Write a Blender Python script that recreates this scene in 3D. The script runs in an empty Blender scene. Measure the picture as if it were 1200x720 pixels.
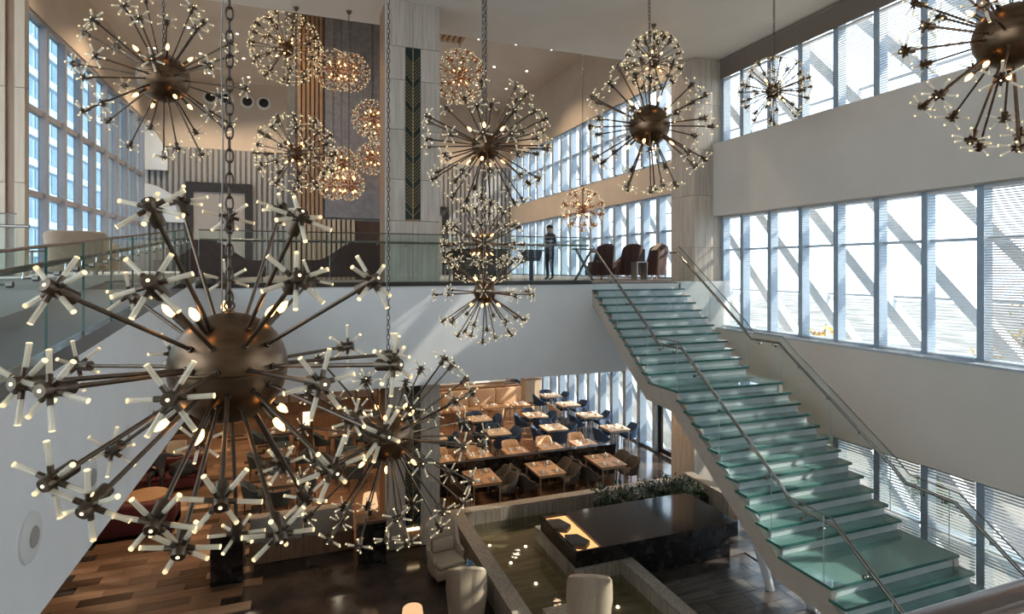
import bpy, bmesh, math, random
from mathutils import Matrix, Vector, Euler
R = math.radians
PI = math.pi
rnd = random.Random(7)
scene = bpy.context.scene
COL = scene.collection

# ------------------------------------------------------------------ camera, world, sun, exposure
EYE = 6.75
F = 674.54
cam_d = bpy.data.cameras.new('camera')
cam = bpy.data.objects.new('camera', cam_d)
COL.objects.link(cam)
cam_d.sensor_width = 36.0
cam_d.lens = 36.0 * F / 1200.0
cam_d.shift_y = -45.0 / 1200.0
cam_d.clip_start = 0.05
cam_d.clip_end = 400
cam.location = (0, 0, EYE)
cam.rotation_euler = (R(90), 0, R(-20.336))
scene.camera = cam

world = bpy.data.worlds.new('world')
scene.world = world
world.use_nodes = True
wn = world.node_tree
wn.nodes.clear()
w_out = wn.nodes.new('ShaderNodeOutputWorld')
w_bg = wn.nodes.new('ShaderNodeBackground')
w_sky = wn.nodes.new('ShaderNodeTexSky')
w_sky.sky_type = 'HOSEK_WILKIE'
w_sky.sun_direction = Vector((0.8, -0.3, 0.56)).normalized()
w_sky.turbidity = 6.0
w_sky.ground_albedo = 0.45
w_mix = wn.nodes.new('ShaderNodeMix')
w_mix.data_type = 'RGBA'
w_mix.inputs[0].default_value = 0.75
w_mix.inputs[7].default_value = (0.76, 0.88, 1.0, 1)
wn.links.new(w_sky.outputs[0], w_mix.inputs[6])
wn.links.new(w_mix.outputs[2], w_bg.inputs[0])
w_bg.inputs[1].default_value = 4.2
wn.links.new(w_bg.outputs[0], w_out.inputs[0])

sun_d = bpy.data.lights.new('sun', 'SUN')
sun_d.energy = 8.0
sun_d.angle = R(0.6)
sun_d.color = (1.0, 0.9, 0.75)
sun = bpy.data.objects.new('sun', sun_d)
COL.objects.link(sun)
sun.rotation_euler = Vector((-0.8, 0.3, -0.56)).to_track_quat('-Z', 'Y').to_euler()

scene.view_settings.view_transform = 'Standard'
scene.view_settings.look = 'None'
scene.view_settings.gamma = 1.0
scene.view_settings.use_curve_mapping = False
scene.view_settings.exposure = 0.3
scene.cycles.max_bounces = 9
scene.cycles.diffuse_bounces = 4
scene.cycles.glossy_bounces = 4
scene.cycles.transparent_max_bounces = 24
scene.cycles.transmission_bounces = 6
scene.cycles.sample_clamp_indirect = 6.0
scene.cycles.use_denoising = True

# ------------------------------------------------------------------ materials
MATS = {}
def new_mat(name):
    m = bpy.data.materials.new(name)
    m.use_nodes = True
    m.node_tree.nodes.clear()
    o = m.node_tree.nodes.new('ShaderNodeOutputMaterial')
    MATS[name] = m
    return m, m.node_tree, o

def pbr(name, c1, c2=None, rough=0.5, metal=0.0, scale=6.0, stretch=(1, 1, 1), bump=0.0, bscale=None,
        rand=0.0, emis=None, estr=0.0, detail=4.0, contrast=(0.35, 0.65), spec=0.5, alpha=1.0, coat=0.0):
    m, nt, out = new_mat(name)
    N = nt.nodes.new
    b = N('ShaderNodeBsdfPrincipled')
    b.inputs['Roughness'].default_value = rough
    b.inputs['Metallic'].default_value = metal
    b.inputs['Specular IOR Level'].default_value = spec
    b.inputs['Alpha'].default_value = alpha
    b.inputs['Coat Weight'].default_value = coat
    b.inputs['Coat Roughness'].default_value = 0.05
    nt.links.new(b.outputs[0], out.inputs[0])
    c2 = c2 or c1
    tc = N('ShaderNodeTexCoord')
    mp = N('ShaderNodeMapping')
    mp.inputs['Scale'].default_value = stretch
    nt.links.new(tc.outputs['Object'], mp.inputs[0])
    nz = N('ShaderNodeTexNoise')
    nz.inputs['Scale'].default_value = scale
    nz.inputs['Detail'].default_value = detail
    nt.links.new(mp.outputs[0], nz.inputs['Vector'])
    cr = N('ShaderNodeValToRGB')
    cr.color_ramp.elements[0].position = contrast[0]
    cr.color_ramp.elements[1].position = contrast[1]
    cr.color_ramp.elements[0].color = (*c1, 1)
    cr.color_ramp.elements[1].color = (*c2, 1)
    nt.links.new(nz.outputs['Fac'], cr.inputs[0])
    col = cr.outputs[0]
    if rand > 0:
        oi = N('ShaderNodeObjectInfo')
        mr = N('ShaderNodeMapRange')
        mr.inputs[3].default_value = 1 - rand
        mr.inputs[4].default_value = 1 + rand
        nt.links.new(oi.outputs['Random'], mr.inputs[0])
        hs = N('ShaderNodeHueSaturation')
        nt.links.new(mr.outputs[0], hs.inputs['Value'])
        nt.links.new(col, hs.inputs['Color'])
        col = hs.outputs[0]
        ad = N('ShaderNodeVectorMath'); ad.operation = 'ADD'
        nt.links.new(tc.outputs['Object'], ad.inputs[0])
        cb = N('ShaderNodeCombineXYZ')
        ml = N('ShaderNodeMath'); ml.operation = 'MULTIPLY'; ml.inputs[1].default_value = 37.0
        nt.links.new(oi.outputs['Random'], ml.inputs[0])
        for i in range(3): nt.links.new(ml.outputs[0], cb.inputs[i])
        nt.links.new(cb.outputs[0], ad.inputs[1])
        nt.links.new(ad.outputs[0], mp.inputs[0])
    nt.links.new(col, b.inputs['Base Color'])
    if bump > 0:
        n2 = N('ShaderNodeTexNoise')
        n2.inputs['Scale'].default_value = bscale or scale * 4
        nt.links.new(mp.outputs[0], n2.inputs['Vector'])
        bp = N('ShaderNodeBump')
        bp.inputs['Strength'].default_value = bump
        bp.inputs['Distance'].default_value = 0.02
        nt.links.new(n2.outputs['Fac'], bp.inputs['Height'])
        nt.links.new(bp.outputs[0], b.inputs['Normal'])
    if emis:
        b.inputs['Emission Color'].default_value = (*emis, 1)
        b.inputs['Emission Strength'].default_value = estr
    return m

def emit(name, c, s):
    m, nt, out = new_mat(name)
    e = nt.nodes.new('ShaderNodeEmission')
    e.inputs[0].default_value = (*c, 1)
    e.inputs[1].default_value = s
    nt.links.new(e.outputs[0], out.inputs[0])
    return m

def thin_glass(name, tint, ior=1.45, body=None, body_fac=0.0, rough=0.0, bump=0.0, gl=(1, 1, 1), bscale=3.0):
    m, nt, out = new_mat(name)
    N = nt.nodes.new
    tr = N('ShaderNodeBsdfTransparent'); tr.inputs[0].default_value = (*tint, 1)
    base = tr.outputs[0]
    if body:
        df = N('ShaderNodeBsdfPrincipled')
        df.inputs['Base Color'].default_value = (*body, 1)
        df.inputs['Roughness'].default_value = 0.25
        mx = N('ShaderNodeMixShader'); mx.inputs[0].default_value = body_fac
        nt.links.new(base, mx.inputs[1]); nt.links.new(df.outputs[0], mx.inputs[2])
        base = mx.outputs[0]
    gs = N('ShaderNodeBsdfGlossy'); gs.inputs['Roughness'].default_value = rough
    gs.inputs[0].default_value = (*gl, 1)
    fr = N('ShaderNodeFresnel'); fr.inputs[0].default_value = ior
    mx2 = N('ShaderNodeMixShader')
    ge = N('ShaderNodeNewGeometry')
    inv = N('ShaderNodeMath'); inv.operation = 'SUBTRACT'; inv.inputs[0].default_value = 1.0
    nt.links.new(ge.outputs['Backfacing'], inv.inputs[1])
    mul = N('ShaderNodeMath'); mul.operation = 'MULTIPLY'
    nt.links.new(fr.outputs[0], mul.inputs[0]); nt.links.new(inv.outputs[0], mul.inputs[1])
    nt.links.new(mul.outputs[0], mx2.inputs[0])
    nt.links.new(base, mx2.inputs[1]); nt.links.new(gs.outputs[0], mx2.inputs[2])
    if bump > 0:
        tc = N('ShaderNodeTexCoord')
        nz = N('ShaderNodeTexNoise'); nz.inputs['Scale'].default_value = bscale
        nt.links.new(tc.outputs['Object'], nz.inputs['Vector'])
        bp = N('ShaderNodeBump'); bp.inputs['Strength'].default_value = bump; bp.inputs['Distance'].default_value = 0.02
        nt.links.new(nz.outputs['Fac'], bp.inputs['Height'])
        nt.links.new(bp.outputs[0], gs.inputs['Normal']); nt.links.new(bp.outputs[0], fr.inputs['Normal'])
    nt.links.new(mx2.outputs[0], out.inputs[0])
    return m

pbr('white_wall', (0.77, 0.77, 0.77), (0.80, 0.80, 0.80), 0.75, scale=2)
pbr('ceiling_white', (0.72, 0.67, 0.61), (0.75, 0.70, 0.64), 0.85, scale=1)
pbr('warm_wall', (0.55, 0.46, 0.38), (0.59, 0.50, 0.41), 0.8, scale=1)
pbr('spandrel', (0.66, 0.60, 0.53), (0.69, 0.63, 0.56), 0.75, scale=1)
pbr('stone', (0.44, 0.38, 0.32), (0.58, 0.52, 0.45), 0.45, scale=3, stretch=(5, 5, 0.35), detail=8, rand=0.05)
pbr('stone_pale', (0.54, 0.43, 0.32), (0.61, 0.49, 0.37), 0.5, scale=3, stretch=(5, 5, 0.4), rand=0.04)
pbr('stone_brown', (0.25, 0.15, 0.09), (0.32, 0.20, 0.12), 0.4, scale=4, stretch=(4, 4, 0.4))
pbr('parapet_stone', (0.25, 0.21, 0.17), (0.40, 0.35, 0.29), 0.45, scale=3, stretch=(7, 7, 0.3), detail=8, rand=0.08)
pbr('rib_grey', (0.27, 0.28, 0.29), (0.34, 0.35, 0.36), 0.6, scale=2, stretch=(6, 6, 0.2))
pbr('rib_dark', (0.17, 0.165, 0.16), (0.21, 0.20, 0.195), 0.7)  # backing tone, with the shadows between the ribs put into it
pbr('panel_white', (0.66, 0.70, 0.72), None, 0.5)
pbr('wood_slat', (0.34, 0.20, 0.11), (0.46, 0.28, 0.16), 0.5, scale=3, stretch=(8, 8, 0.3), rand=0.12)
pbr('slat_beige', (0.48, 0.37, 0.26), (0.58, 0.46, 0.33), 0.5, scale=3, stretch=(8, 8, 0.3), rand=0.08)
pbr('concrete_panel', (0.20, 0.19, 0.20), (0.27, 0.26, 0.27), 0.55, scale=5, detail=8)
pbr('dark_frame', (0.025, 0.022, 0.02), (0.035, 0.03, 0.03), 0.35)
pbr('mullion_left', (0.25, 0.245, 0.26), (0.28, 0.27, 0.29), 0.45)
pbr('mullion_right', (0.31, 0.39, 0.48), (0.35, 0.43, 0.52), 0.4, metal=0.2)
pbr('sill', (0.42, 0.46, 0.50), (0.48, 0.52, 0.56), 0.2)
pbr('blind', (0.62, 0.60, 0.58), None, 0.45)
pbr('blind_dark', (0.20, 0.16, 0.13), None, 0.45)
pbr('steel', (0.30, 0.285, 0.27), (0.37, 0.35, 0.33), 0.22, metal=1.0, scale=10, stretch=(1, 1, 6))
pbr('chrome', (0.75, 0.75, 0.75), None, 0.1, metal=1.0)
pbr('stringer', (0.46, 0.40, 0.34), (0.50, 0.44, 0.37), 0.4, metal=0.15)
pbr('kerb_dark', (0.10, 0.09, 0.08), (0.17, 0.15, 0.13), 0.15, metal=0.6, scale=3)
pbr('rail_cap', (0.17, 0.145, 0.135), (0.23, 0.195, 0.18), 0.2, metal=0.9, scale=2)
pbr('strut_white', (0.75, 0.75, 0.74), None, 0.4)
pbr('riser_glass', (0.42, 0.49, 0.49), (0.58, 0.64, 0.64), 0.10, scale=1.3, spec=0.8)
pbr('bronze', (0.12, 0.074, 0.045), (0.20, 0.13, 0.08), 0.34, metal=1.0, scale=5, bump=0.02, stretch=(1, 1, 3))
pbr('bronze_dark', (0.10, 0.075, 0.055), (0.15, 0.11, 0.08), 0.36, metal=0.9, scale=15)
pbr('copper', (0.34, 0.15, 0.08), (0.45, 0.21, 0.12), 0.3, metal=0.9, scale=15)  # bronze reddened: the warm glow of the bulbs is put into the colour
pbr('chain_metal', (0.07, 0.055, 0.045), (0.12, 0.095, 0.075), 0.4, metal=0.8, scale=20)
pbr('cord', (0.30, 0.28, 0.26), None, 0.6)
pbr('plank', (0.15, 0.086, 0.052), (0.26, 0.155, 0.095), 0.3, scale=3, stretch=(0.5, 8, 1), rand=0.45, detail=6)
pbr('plank_dark', (0.05, 0.028, 0.018), (0.09, 0.05, 0.03), 0.25, scale=3, stretch=(0.5, 8, 1), rand=0.3)
pbr('plank_light', (0.42, 0.29, 0.19), (0.52, 0.37, 0.25), 0.3, scale=3, stretch=(0.5, 8, 1), rand=0.1)
pbr('wood_floor', (0.16, 0.085, 0.05), (0.27, 0.15, 0.09), 0.22, scale=2, stretch=(0.6, 5, 1), detail=6)
pbr('marble_floor', (0.035, 0.026, 0.022), (0.085, 0.065, 0.055), 0.12, scale=1.4, detail=10)
pbr('tile', (0.065, 0.056, 0.05), (0.12, 0.103, 0.09), 0.18, scale=2, stretch=(0.5, 6, 1), rand=0.3, detail=6)
pbr('carpet', (0.18, 0.17, 0.165), (0.22, 0.21, 0.20), 0.9, scale=30)
pbr('black_stone', (0.012, 0.011, 0.012), (0.10, 0.095, 0.09), 0.1, scale=5, detail=12, contrast=(0.52, 1.0))
pbr('rock', (0.022, 0.018, 0.015), (0.06, 0.05, 0.042), 0.5, scale=6, bump=0.3)
pbr('pool_bottom', (0.24, 0.19, 0.14), (0.40, 0.33, 0.25), 0.5, scale=2, stretch=(0.5, 3, 1))
thin_glass('water', (0.82, 0.83, 0.77), 1.33, bump=0.25, bscale=2.5)
thin_glass('glass_rail', (0.90, 0.95, 0.94), 1.38)
thin_glass('glass_rail_thin', (0.93, 0.96, 0.955), 1.35)
thin_glass('window_glass', (0.95, 0.98, 1.0), 1.3)
thin_glass('window_glass_blue', (0.66, 0.76, 0.82), 1.45)
thin_glass('step_glass', (0.42, 0.60, 0.57), 1.5, body=(0.16, 0.30, 0.28), body_fac=0.62, rough=0.03)
pbr('glass_edge', (0.03, 0.11, 0.10), (0.05, 0.15, 0.13), 0.15)
pbr('glass_edge_pale', (0.42, 0.52, 0.50), None, 0.2)
thin_glass('table_glass', (0.9, 0.9, 0.9), 1.4)

def acrylic():
    m, nt, out = new_mat('acrylic')
    N = nt.nodes.new
    b = N('ShaderNodeBsdfPrincipled')
    b.inputs['Base Color'].default_value = (0.90, 0.83, 0.68, 1)
    b.inputs['Roughness'].default_value = 0.15
    b.inputs['Emission Color'].default_value = (1.0, 0.86, 0.6, 1)
    b.inputs['Emission Strength'].default_value = 0.04
    tr = N('ShaderNodeBsdfTransparent'); tr.inputs[0].default_value = (0.95, 0.93, 0.9, 1)
    mx = N('ShaderNodeMixShader'); mx.inputs[0].default_value = 0.45
    nt.links.new(tr.outputs[0], mx.inputs[1]); nt.links.new(b.outputs[0], mx.inputs[2])
    nt.links.new(mx.outputs[0], out.inputs[0])
acrylic()
emit('rod_tip', (1.0, 0.78, 0.42), 1.5)
emit('led', (1.0, 0.78, 0.42), 3.5)
emit('bulb', (1.0, 0.46, 0.13), 9.0)
emit('spot_led', (1.0, 0.88, 0.68), 12.0)
emit('lamp_shade', (1.0, 0.58, 0.30), 0.85)
emit('strip_light', (1.0, 0.52, 0.20), 1.1)
emit('pool_led', (1.0, 0.85, 0.6), 10.0)
emit('sconce', (1.0, 0.72, 0.4), 3.0)
emit('screen', (0.5, 0.7, 0.9), 0.8)

pbr('table_wood', (0.40, 0.23, 0.12), (0.52, 0.32, 0.18), 0.3, scale=4, stretch=(1, 6, 1), rand=0.1)
pbr('table_dark', (0.10, 0.065, 0.045), (0.16, 0.10, 0.07), 0.3, scale=4, stretch=(1, 6, 1))
pbr('metal_leg', (0.45, 0.42, 0.38), None, 0.3, metal=0.9)
pbr('fabric_brown', (0.048, 0.039, 0.032), (0.072, 0.060, 0.050), 0.85, scale=40, bump=0.1)
pbr('fabric_blue', (0.012, 0.035, 0.085), (0.02, 0.055, 0.13), 0.7, scale=40)
pbr('fabric_teal', (0.04, 0.055, 0.065), (0.06, 0.085, 0.095), 0.8, scale=40)
pbr('fabric_tan', (0.50, 0.33, 0.20), (0.58, 0.40, 0.26), 0.7, scale=30)
pbr('fabric_beige', (0.42, 0.325, 0.24), (0.49, 0.39, 0.29), 0.75, scale=50, bump=0.08)
pbr('fabric_red', (0.065, 0.008, 0.010), (0.10, 0.013, 0.015), 0.7, scale=40)
pbr('fabric_maroon', (0.045, 0.018, 0.014), (0.065, 0.026, 0.02), 0.7, scale=40)
pbr('fabric_grey', (0.33, 0.31, 0.29), (0.40, 0.37, 0.35), 0.8, scale=40)
pbr('leather_pale', (0.33, 0.275, 0.23), (0.38, 0.32, 0.265), 0.5, scale=20)
pbr('wood_mid', (0.19, 0.105, 0.062), (0.27, 0.16, 0.095), 0.4, scale=3, stretch=(6, 6, 0.5), rand=0.1)
pbr('wood_dark', (0.055, 0.03, 0.02), (0.09, 0.05, 0.035), 0.35, scale=3, stretch=(6, 6, 0.5))
pbr('wood_pale', (0.50, 0.36, 0.24), (0.60, 0.45, 0.31), 0.4, scale=3, stretch=(6, 6, 0.5))
pbr('napkin', (0.80, 0.78, 0.74), None, 0.8)
pbr('placemat', (0.20, 0.15, 0.12), (0.25, 0.19, 0.15), 0.6)
pbr('paper_white', (0.8, 0.8, 0.78), None, 0.6)
pbr('card_blue', (0.12, 0.35, 0.62), None, 0.4)
pbr('inlay_dark', (0.006, 0.018, 0.018), (0.014, 0.034, 0.033), 0.3)
pbr('inlay_brass', (0.62, 0.47, 0.25), None, 0.3, metal=0.9)
pbr('leaf', (0.010, 0.026, 0.009), (0.028, 0.062, 0.020), 0.4, scale=8, rand=0.3)
pbr('soil', (0.03, 0.022, 0.015), None, 0.9)
pbr('speaker_white', (0.70, 0.70, 0.68), None, 0.5)
pbr('speaker_grille', (0.36, 0.33, 0.30), None, 0.6)
pbr('diffuser_dark', (0.01, 0.01, 0.01), None, 0.5)
pbr('skin', (0.50, 0.30, 0.22), None, 0.55)
pbr('cloth_dark', (0.02, 0.02, 0.024), (0.035, 0.035, 0.04), 0.85, scale=30)
pbr('cloth_navy', (0.03, 0.035, 0.05), (0.05, 0.055, 0.07), 0.85, scale=30)
pbr('cloth_stripe', (0.42, 0.42, 0.45), None, 0.85)
pbr('hair', (0.015, 0.01, 0.008), None, 0.6)
pbr('truss', (0.40, 0.43, 0.46), (0.46, 0.49, 0.52), 0.5, scale=3)
pbr('outside_ground', (0.10, 0.095, 0.085), (0.24, 0.22, 0.19), 0.9, scale=0.3)
pbr('outside_building', (0.30, 0.38, 0.44), (0.36, 0.44, 0.50), 0.6, scale=0.4)
pbr('outside_building_band', (0.50, 0.56, 0.60), None, 0.6)
pbr('outside_glass', (0.10, 0.17, 0.22), (0.16, 0.25, 0.31), 0.15, scale=0.6)
pbr('autumn_leaf', (0.42, 0.22, 0.03), (0.55, 0.38, 0.08), 0.7, scale=3, rand=0.2)
pbr('shrub_leaf', (0.06, 0.09, 0.03), (0.12, 0.15, 0.06), 0.7, scale=3, rand=0.2)
pbr('bark', (0.10, 0.07, 0.05), None, 0.9)

# ------------------------------------------------------------------ mesh builder
class MB:
    def __init__(self):
        self.v = []; self.f = []; self.m = []; self.M = None; self.mi = 0
    def add(self, vs, fs):
        o = len(self.v)
        if self.M is not None:
            vs = [tuple(self.M @ Vector(p)) for p in vs]
        self.v += [tuple(p) for p in vs]
        self.f += [tuple(i + o for i in f) for f in fs]
        self.m += [self.mi] * len(fs)
        return self
    def mm(self, x0, x1, y0, y1, z0, z1):
        vs = [(x0, y0, z0), (x1, y0, z0), (x1, y1, z0), (x0, y1, z0), (x0, y0, z1), (x1, y0, z1), (x1, y1, z1), (x0, y1, z1)]
        return self.add(vs, [(3, 2, 1, 0), (4, 5, 6, 7), (0, 1, 5, 4), (1, 2, 6, 5), (2, 3, 7, 6), (3, 0, 4, 7)])
    def box(self, c, s, rot=None):
        h = [k / 2 for k in s]
        old = self.M
        T = Matrix.Translation(Vector(c))
        if rot is not None: T = T @ rot
        self.M = T if old is None else old @ T
        self.mm(-h[0], h[0], -h[1], h[1], -h[2], h[2])
        self.M = old
        return self
    def rbox(self, x0, x1, y0, y1, z0, z1, r=0.03, seg=2):
        bm = bmesh.new()
        bmesh.ops.create_cube(bm, size=1)
        for v in bm.verts:
            v.co = Vector(((x0 + x1) / 2 + v.co.x * (x1 - x0), (y0 + y1) / 2 + v.co.y * (y1 - y0), (z0 + z1) / 2 + v.co.z * (z1 - z0)))
        bmesh.ops.bevel(bm, geom=bm.edges[:], offset=r, segments=seg, profile=0.5, affect='EDGES')
        bm.verts.ensure_lookup_table()
        vs = [tuple(v.co) for v in bm.verts]
        fs = [tuple(v.index for v in f.verts) for f in bm.faces]
        bm.free()
        return self.add(vs, fs)
    def prism(self, poly, axis, lo, hi):
        n = len(poly)
        def P(a, b, t):
            return {'x': (t, a, b), 'y': (a, t, b), 'z': (a, b, t)}[axis]
        vs = [P(a, b, lo) for a, b in poly] + [P(a, b, hi) for a, b in poly]
        fs = [tuple(range(n))[::-1], tuple(range(n, 2 * n))]
        fs += [(i, (i + 1) % n, n + (i + 1) % n, n + i) for i in range(n)]
        return self.add(vs, fs)
    def tube(self, pts, r, n=8, closed=False, cap=True):
        pts = [Vector(p) for p in pts]
        k = len(pts)
        rs = r if isinstance(r, (list, tuple)) else [r] * k
        vs = []; fs = []
        prev = None
        for i, p in enumerate(pts):
            if closed:
                t = (pts[(i + 1) % k] - pts[i - 1])
            else:
                t = pts[min(i + 1, k - 1)] - pts[max(i - 1, 0)]
            t.normalize()
            if prev is None:
                u = t.orthogonal().normalized()
            else:
                u = (prev - t * prev.dot(t)).normalized()
            prev = u
            w = t.cross(u)
            for j in range(n):
                a = 2 * PI * j / n
                vs.append(p + (u * math.cos(a) + w * math.sin(a)) * rs[i])
        for i in range(k if closed else k - 1):
            i2 = (i + 1) % k
            for j in range(n):
                fs.append((i * n + j, i * n + (j + 1) % n, i2 * n + (j + 1) % n, i2 * n + j))
        if cap and not closed:
            fs.append(tuple(range(n))[::-1]); fs.append(tuple(range((k - 1) * n, k * n)))
        return self.add(vs, fs)
    def lathe(self, prof, n=16, c=(0, 0, 0)):
        vs = []; fs = []
        for r, z in prof:
            for j in range(n):
                a = 2 * PI * j / n
                vs.append((c[0] + r * math.cos(a), c[1] + r * math.sin(a), c[2] + z))
        for i in range(len(prof) - 1):
            for j in range(n):
                fs.append((i * n + j, i * n + (j + 1) % n, (i + 1) * n + (j + 1) % n, (i + 1) * n + j))
        fs.append(tuple(range(n))[::-1]); k = len(prof) - 1
        fs.append(tuple(range(k * n, (k + 1) * n)))
        return self.add(vs, fs)
    def sphere(self, c, r, n=24, k=14, sz=1.0):
        prof = [(max(1e-4, r * math.sin(PI * i / k)), -r * sz * math.cos(PI * i / k)) for i in range(k + 1)]
        return self.lathe(prof, n, c)
    def mesh(self, name, mats, smooth=None):
        me = bpy.data.meshes.new(name)
        me.from_pydata(self.v, [], self.f)
        if not isinstance(mats, (list, tuple)): mats = [mats]
        for m in mats: me.materials.append(MATS[m])
        if len(mats) > 1: me.polygons.foreach_set('material_index', self.m)
        if smooth is not None:
            me.polygons.foreach_set('use_smooth', [True] * len(me.polygons))
            if smooth > 0: me.set_sharp_from_angle(angle=R(smooth))
        me.update()
        return me
    def obj(self, name, mats, parent=None, smooth=None, loc=None):
        return link(name, self.mesh(name, mats, smooth), parent, loc)

def link(name, me, parent=None, loc=None, rot=None):
    o = bpy.data.objects.new(name, me)
    COL.objects.link(o)
    if parent is not None: o.parent = parent
    if loc is not None: o.location = loc
    if rot is not None: o.rotation_euler = rot
    return o
def tag(o, label, cat, group=None):
    o['label'] = label; o['category'] = cat
    if group: o['group'] = group
    return o
def thing(name, label, cat, loc=(0, 0, 0), rz=0.0, group=None):
    o = bpy.data.objects.new(name, None)
    COL.objects.link(o)
    o.location = loc; o.rotation_euler = (0, 0, rz)
    o.empty_display_size = 0.1
    return tag(o, label, cat, group)
def struct(o, label=None):
    o['kind'] = 'structure'
    if label: o['label'] = label
    return o
def stuff(o, label=None, cat=None):
    o['kind'] = 'stuff'
    if label: tag(o, label, cat)
    return o
def dup(root, loc=None, rz=None, label=None, group=None):
    r = root.copy(); COL.objects.link(r)
    if loc is not None: r.location = loc
    if rz is not None: r.rotation_euler = (0, 0, rz)
    if label: r['label'] = label
    if group: r['group'] = group
    for ch in list(root.children):
        c = ch.copy(); COL.objects.link(c); c.parent = r
        for g in list(ch.children):
            d = g.copy(); COL.objects.link(d); d.parent = c
    return r
def B(x0, x1, y0, y1, z0, z1):
    return MB().mm(x0, x1, y0, y1, z0, z1)

# levels
M = 6.38          # mezzanine floor
S = 4.03          # soffit below it
C1 = 13.2         # front ceiling
C2 = 16.55        # far ceiling
XW = 12.5         # right window plane
XF = 12.0         # right wall inner face
YB = 33.5         # back wall
XL = -7.3         # left window wall
YM = 13.5         # mezzanine edge

# ------------------------------------------------------------------ structure: floors, ceilings, walls
struct(B(-9, 13, -8, 34, -0.3, -0.02).obj('floor', 'marble_floor'), 'dark polished marble floor of the lobby')
struct(B(-0.9, 10.3, 14.6, 34, -0.02, 0.004).obj('floor_restaurant', 'wood_floor'), 'glossy brown wooden floor of the restaurant')
struct(B(-2.0, 10.0, YM + 0.02, YB, S + 0.0, M).obj('floor_mezzanine', 'carpet'), 'mezzanine floor slab')
struct(B(10.0, XW, 14.42, YB, S, M).obj('floor_mezzanine', 'carpet'), 'mezzanine floor slab by the window wall')
struct(B(-8.6, -3.6, 4.0, YB, S, 6.62).obj('floor_lounge', 'white_wall'), 'raised lounge floor beside the ramp')
struct(B(-3.6, -2.0, YM, YB, S, 6.5).obj('floor_mezzanine', 'carpet'), 'mezzanine floor beside the raised lounge')
struct(B(-2.0, 10.0, YM - 0.06, YM + 0.02, S - 0.03, M - 0.04).obj('wall_mezzanine', 'white_wall'), 'white plaster face of the mezzanine edge')
struct(B(10.0, XW, 14.34, 14.42, S - 0.03, M - 0.01).obj('wall_stairhead', 'white_wall'), 'white wall face beside the stair head')
struct(B(9.95, 10.02, YM - 0.06, 14.42, S - 0.03, M - 0.02).obj('wall_stairhead', 'white_wall'))
struct(B(-2.0, 7.2, YM - 0.09, YM + 0.05, M - 0.04, M + 0.03).obj('trim_1', 'dark_frame'), 'dark metal strip along mezzanine edge')  # added strip: the shadow at the floor edge put into its colour
# ramp with its white fascia
def ztop(y): return EYE + 0.83 - 0.085 * (13.5 - y)      # top edge of the ramp glass
y0r, y1r = -3.0, YM - 0.06
struct(MB().prism([(y0r, 3.9), (y1r, 3.9), (y1r, ztop(y1r) - 1.08), (y0r, ztop(y0r) - 1.08)], 'x', -2.12, -2.0).obj('wall_ramp', 'white_wall'), 'white plaster fascia under the glass ramp railing')
struct(MB().prism([(y0r, ztop(y0r) - 1.3), (y1r, ztop(y1r) - 1.3), (y1r, ztop(y1r) - 1.1), (y0r, ztop(y0r) - 1.1)], 'x', -3.6, -2.12).obj('floor_ramp', 'carpet'), 'sloping grey ramp floor')
struct(MB().prism([(y0r, ztop(y0r) - 1.08), (y1r, ztop(y1r) - 1.08), (y1r, ztop(y1r) - 0.93), (y0r, ztop(y0r) - 0.93)], 'x', -2.10, -1.98).obj('trim_2', 'kerb_dark'), 'bronze kerb strip along the ramp edge')
# ceilings
struct(B(-9, 13, -8, 15.5, C1, C1 + 0.3).obj('ceiling', 'ceiling_white'), 'white front ceiling over the atrium')
struct(B(-9, 13, 15.2, 15.5, C1 + 0.3, C2 + 0.2).obj('ceiling_edge', 'ceiling_white'))
struct(B(-9, 13, 15.5, YB + 0.3, C2, C2 + 0.2).obj('ceiling_far', 'warm_wall'), 'warm beige ceiling beyond the atrium')
struct(B(-9, XW, 14.42, YB, S - 0.03, S - 0.001).obj('ceiling_restaurant', 'white_wall'))
struct(B(-8.6, -2.12, 0, 14.42, S - 0.13, S - 0.06).obj('ceiling_restaurant', 'white_wall'))
struct(B(-9, 13, -8.3, -8, 0, C1).obj('wall_front', 'spandrel'), 'plain wall behind the viewing landing')
# back wall
wall_back = struct(B(-9, 13, YB, YB + 0.3, M, C2).obj('wall_back', 'warm_wall'), 'warm beige back wall above the grey ribs')
struct(B(-9, 13, 32.5, 32.8, 0, S - 0.03).obj('wall_restaurant', 'wood_mid'), 'brown panelled wall behind the restaurant')
struct(B(-9, -8.7, -8, 34, 0, S - 0.13).obj('wall_left', 'wood_mid'), 'brown wall on the left of the lobby')
# grey ribs of the back wall, one by one
rib_me = B(-0.07, 0.07, -0.09, 0, 0, 6.6).mesh('rib', 'rib_grey')
struct(B(-7.3, 12.4, YB - 0.02, YB, M, M + 6.6).obj('wall_ribbed', 'rib_dark'), 'ribbed grey lower part of back wall')
rib_root = [o for o in COL.objects if o.name == 'wall_ribbed'][0]
x = -7.15
while x < 12.3:
    link('rib', rib_me, rib_root, (x, YB - 0.02, M)); x += 0.26

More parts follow.
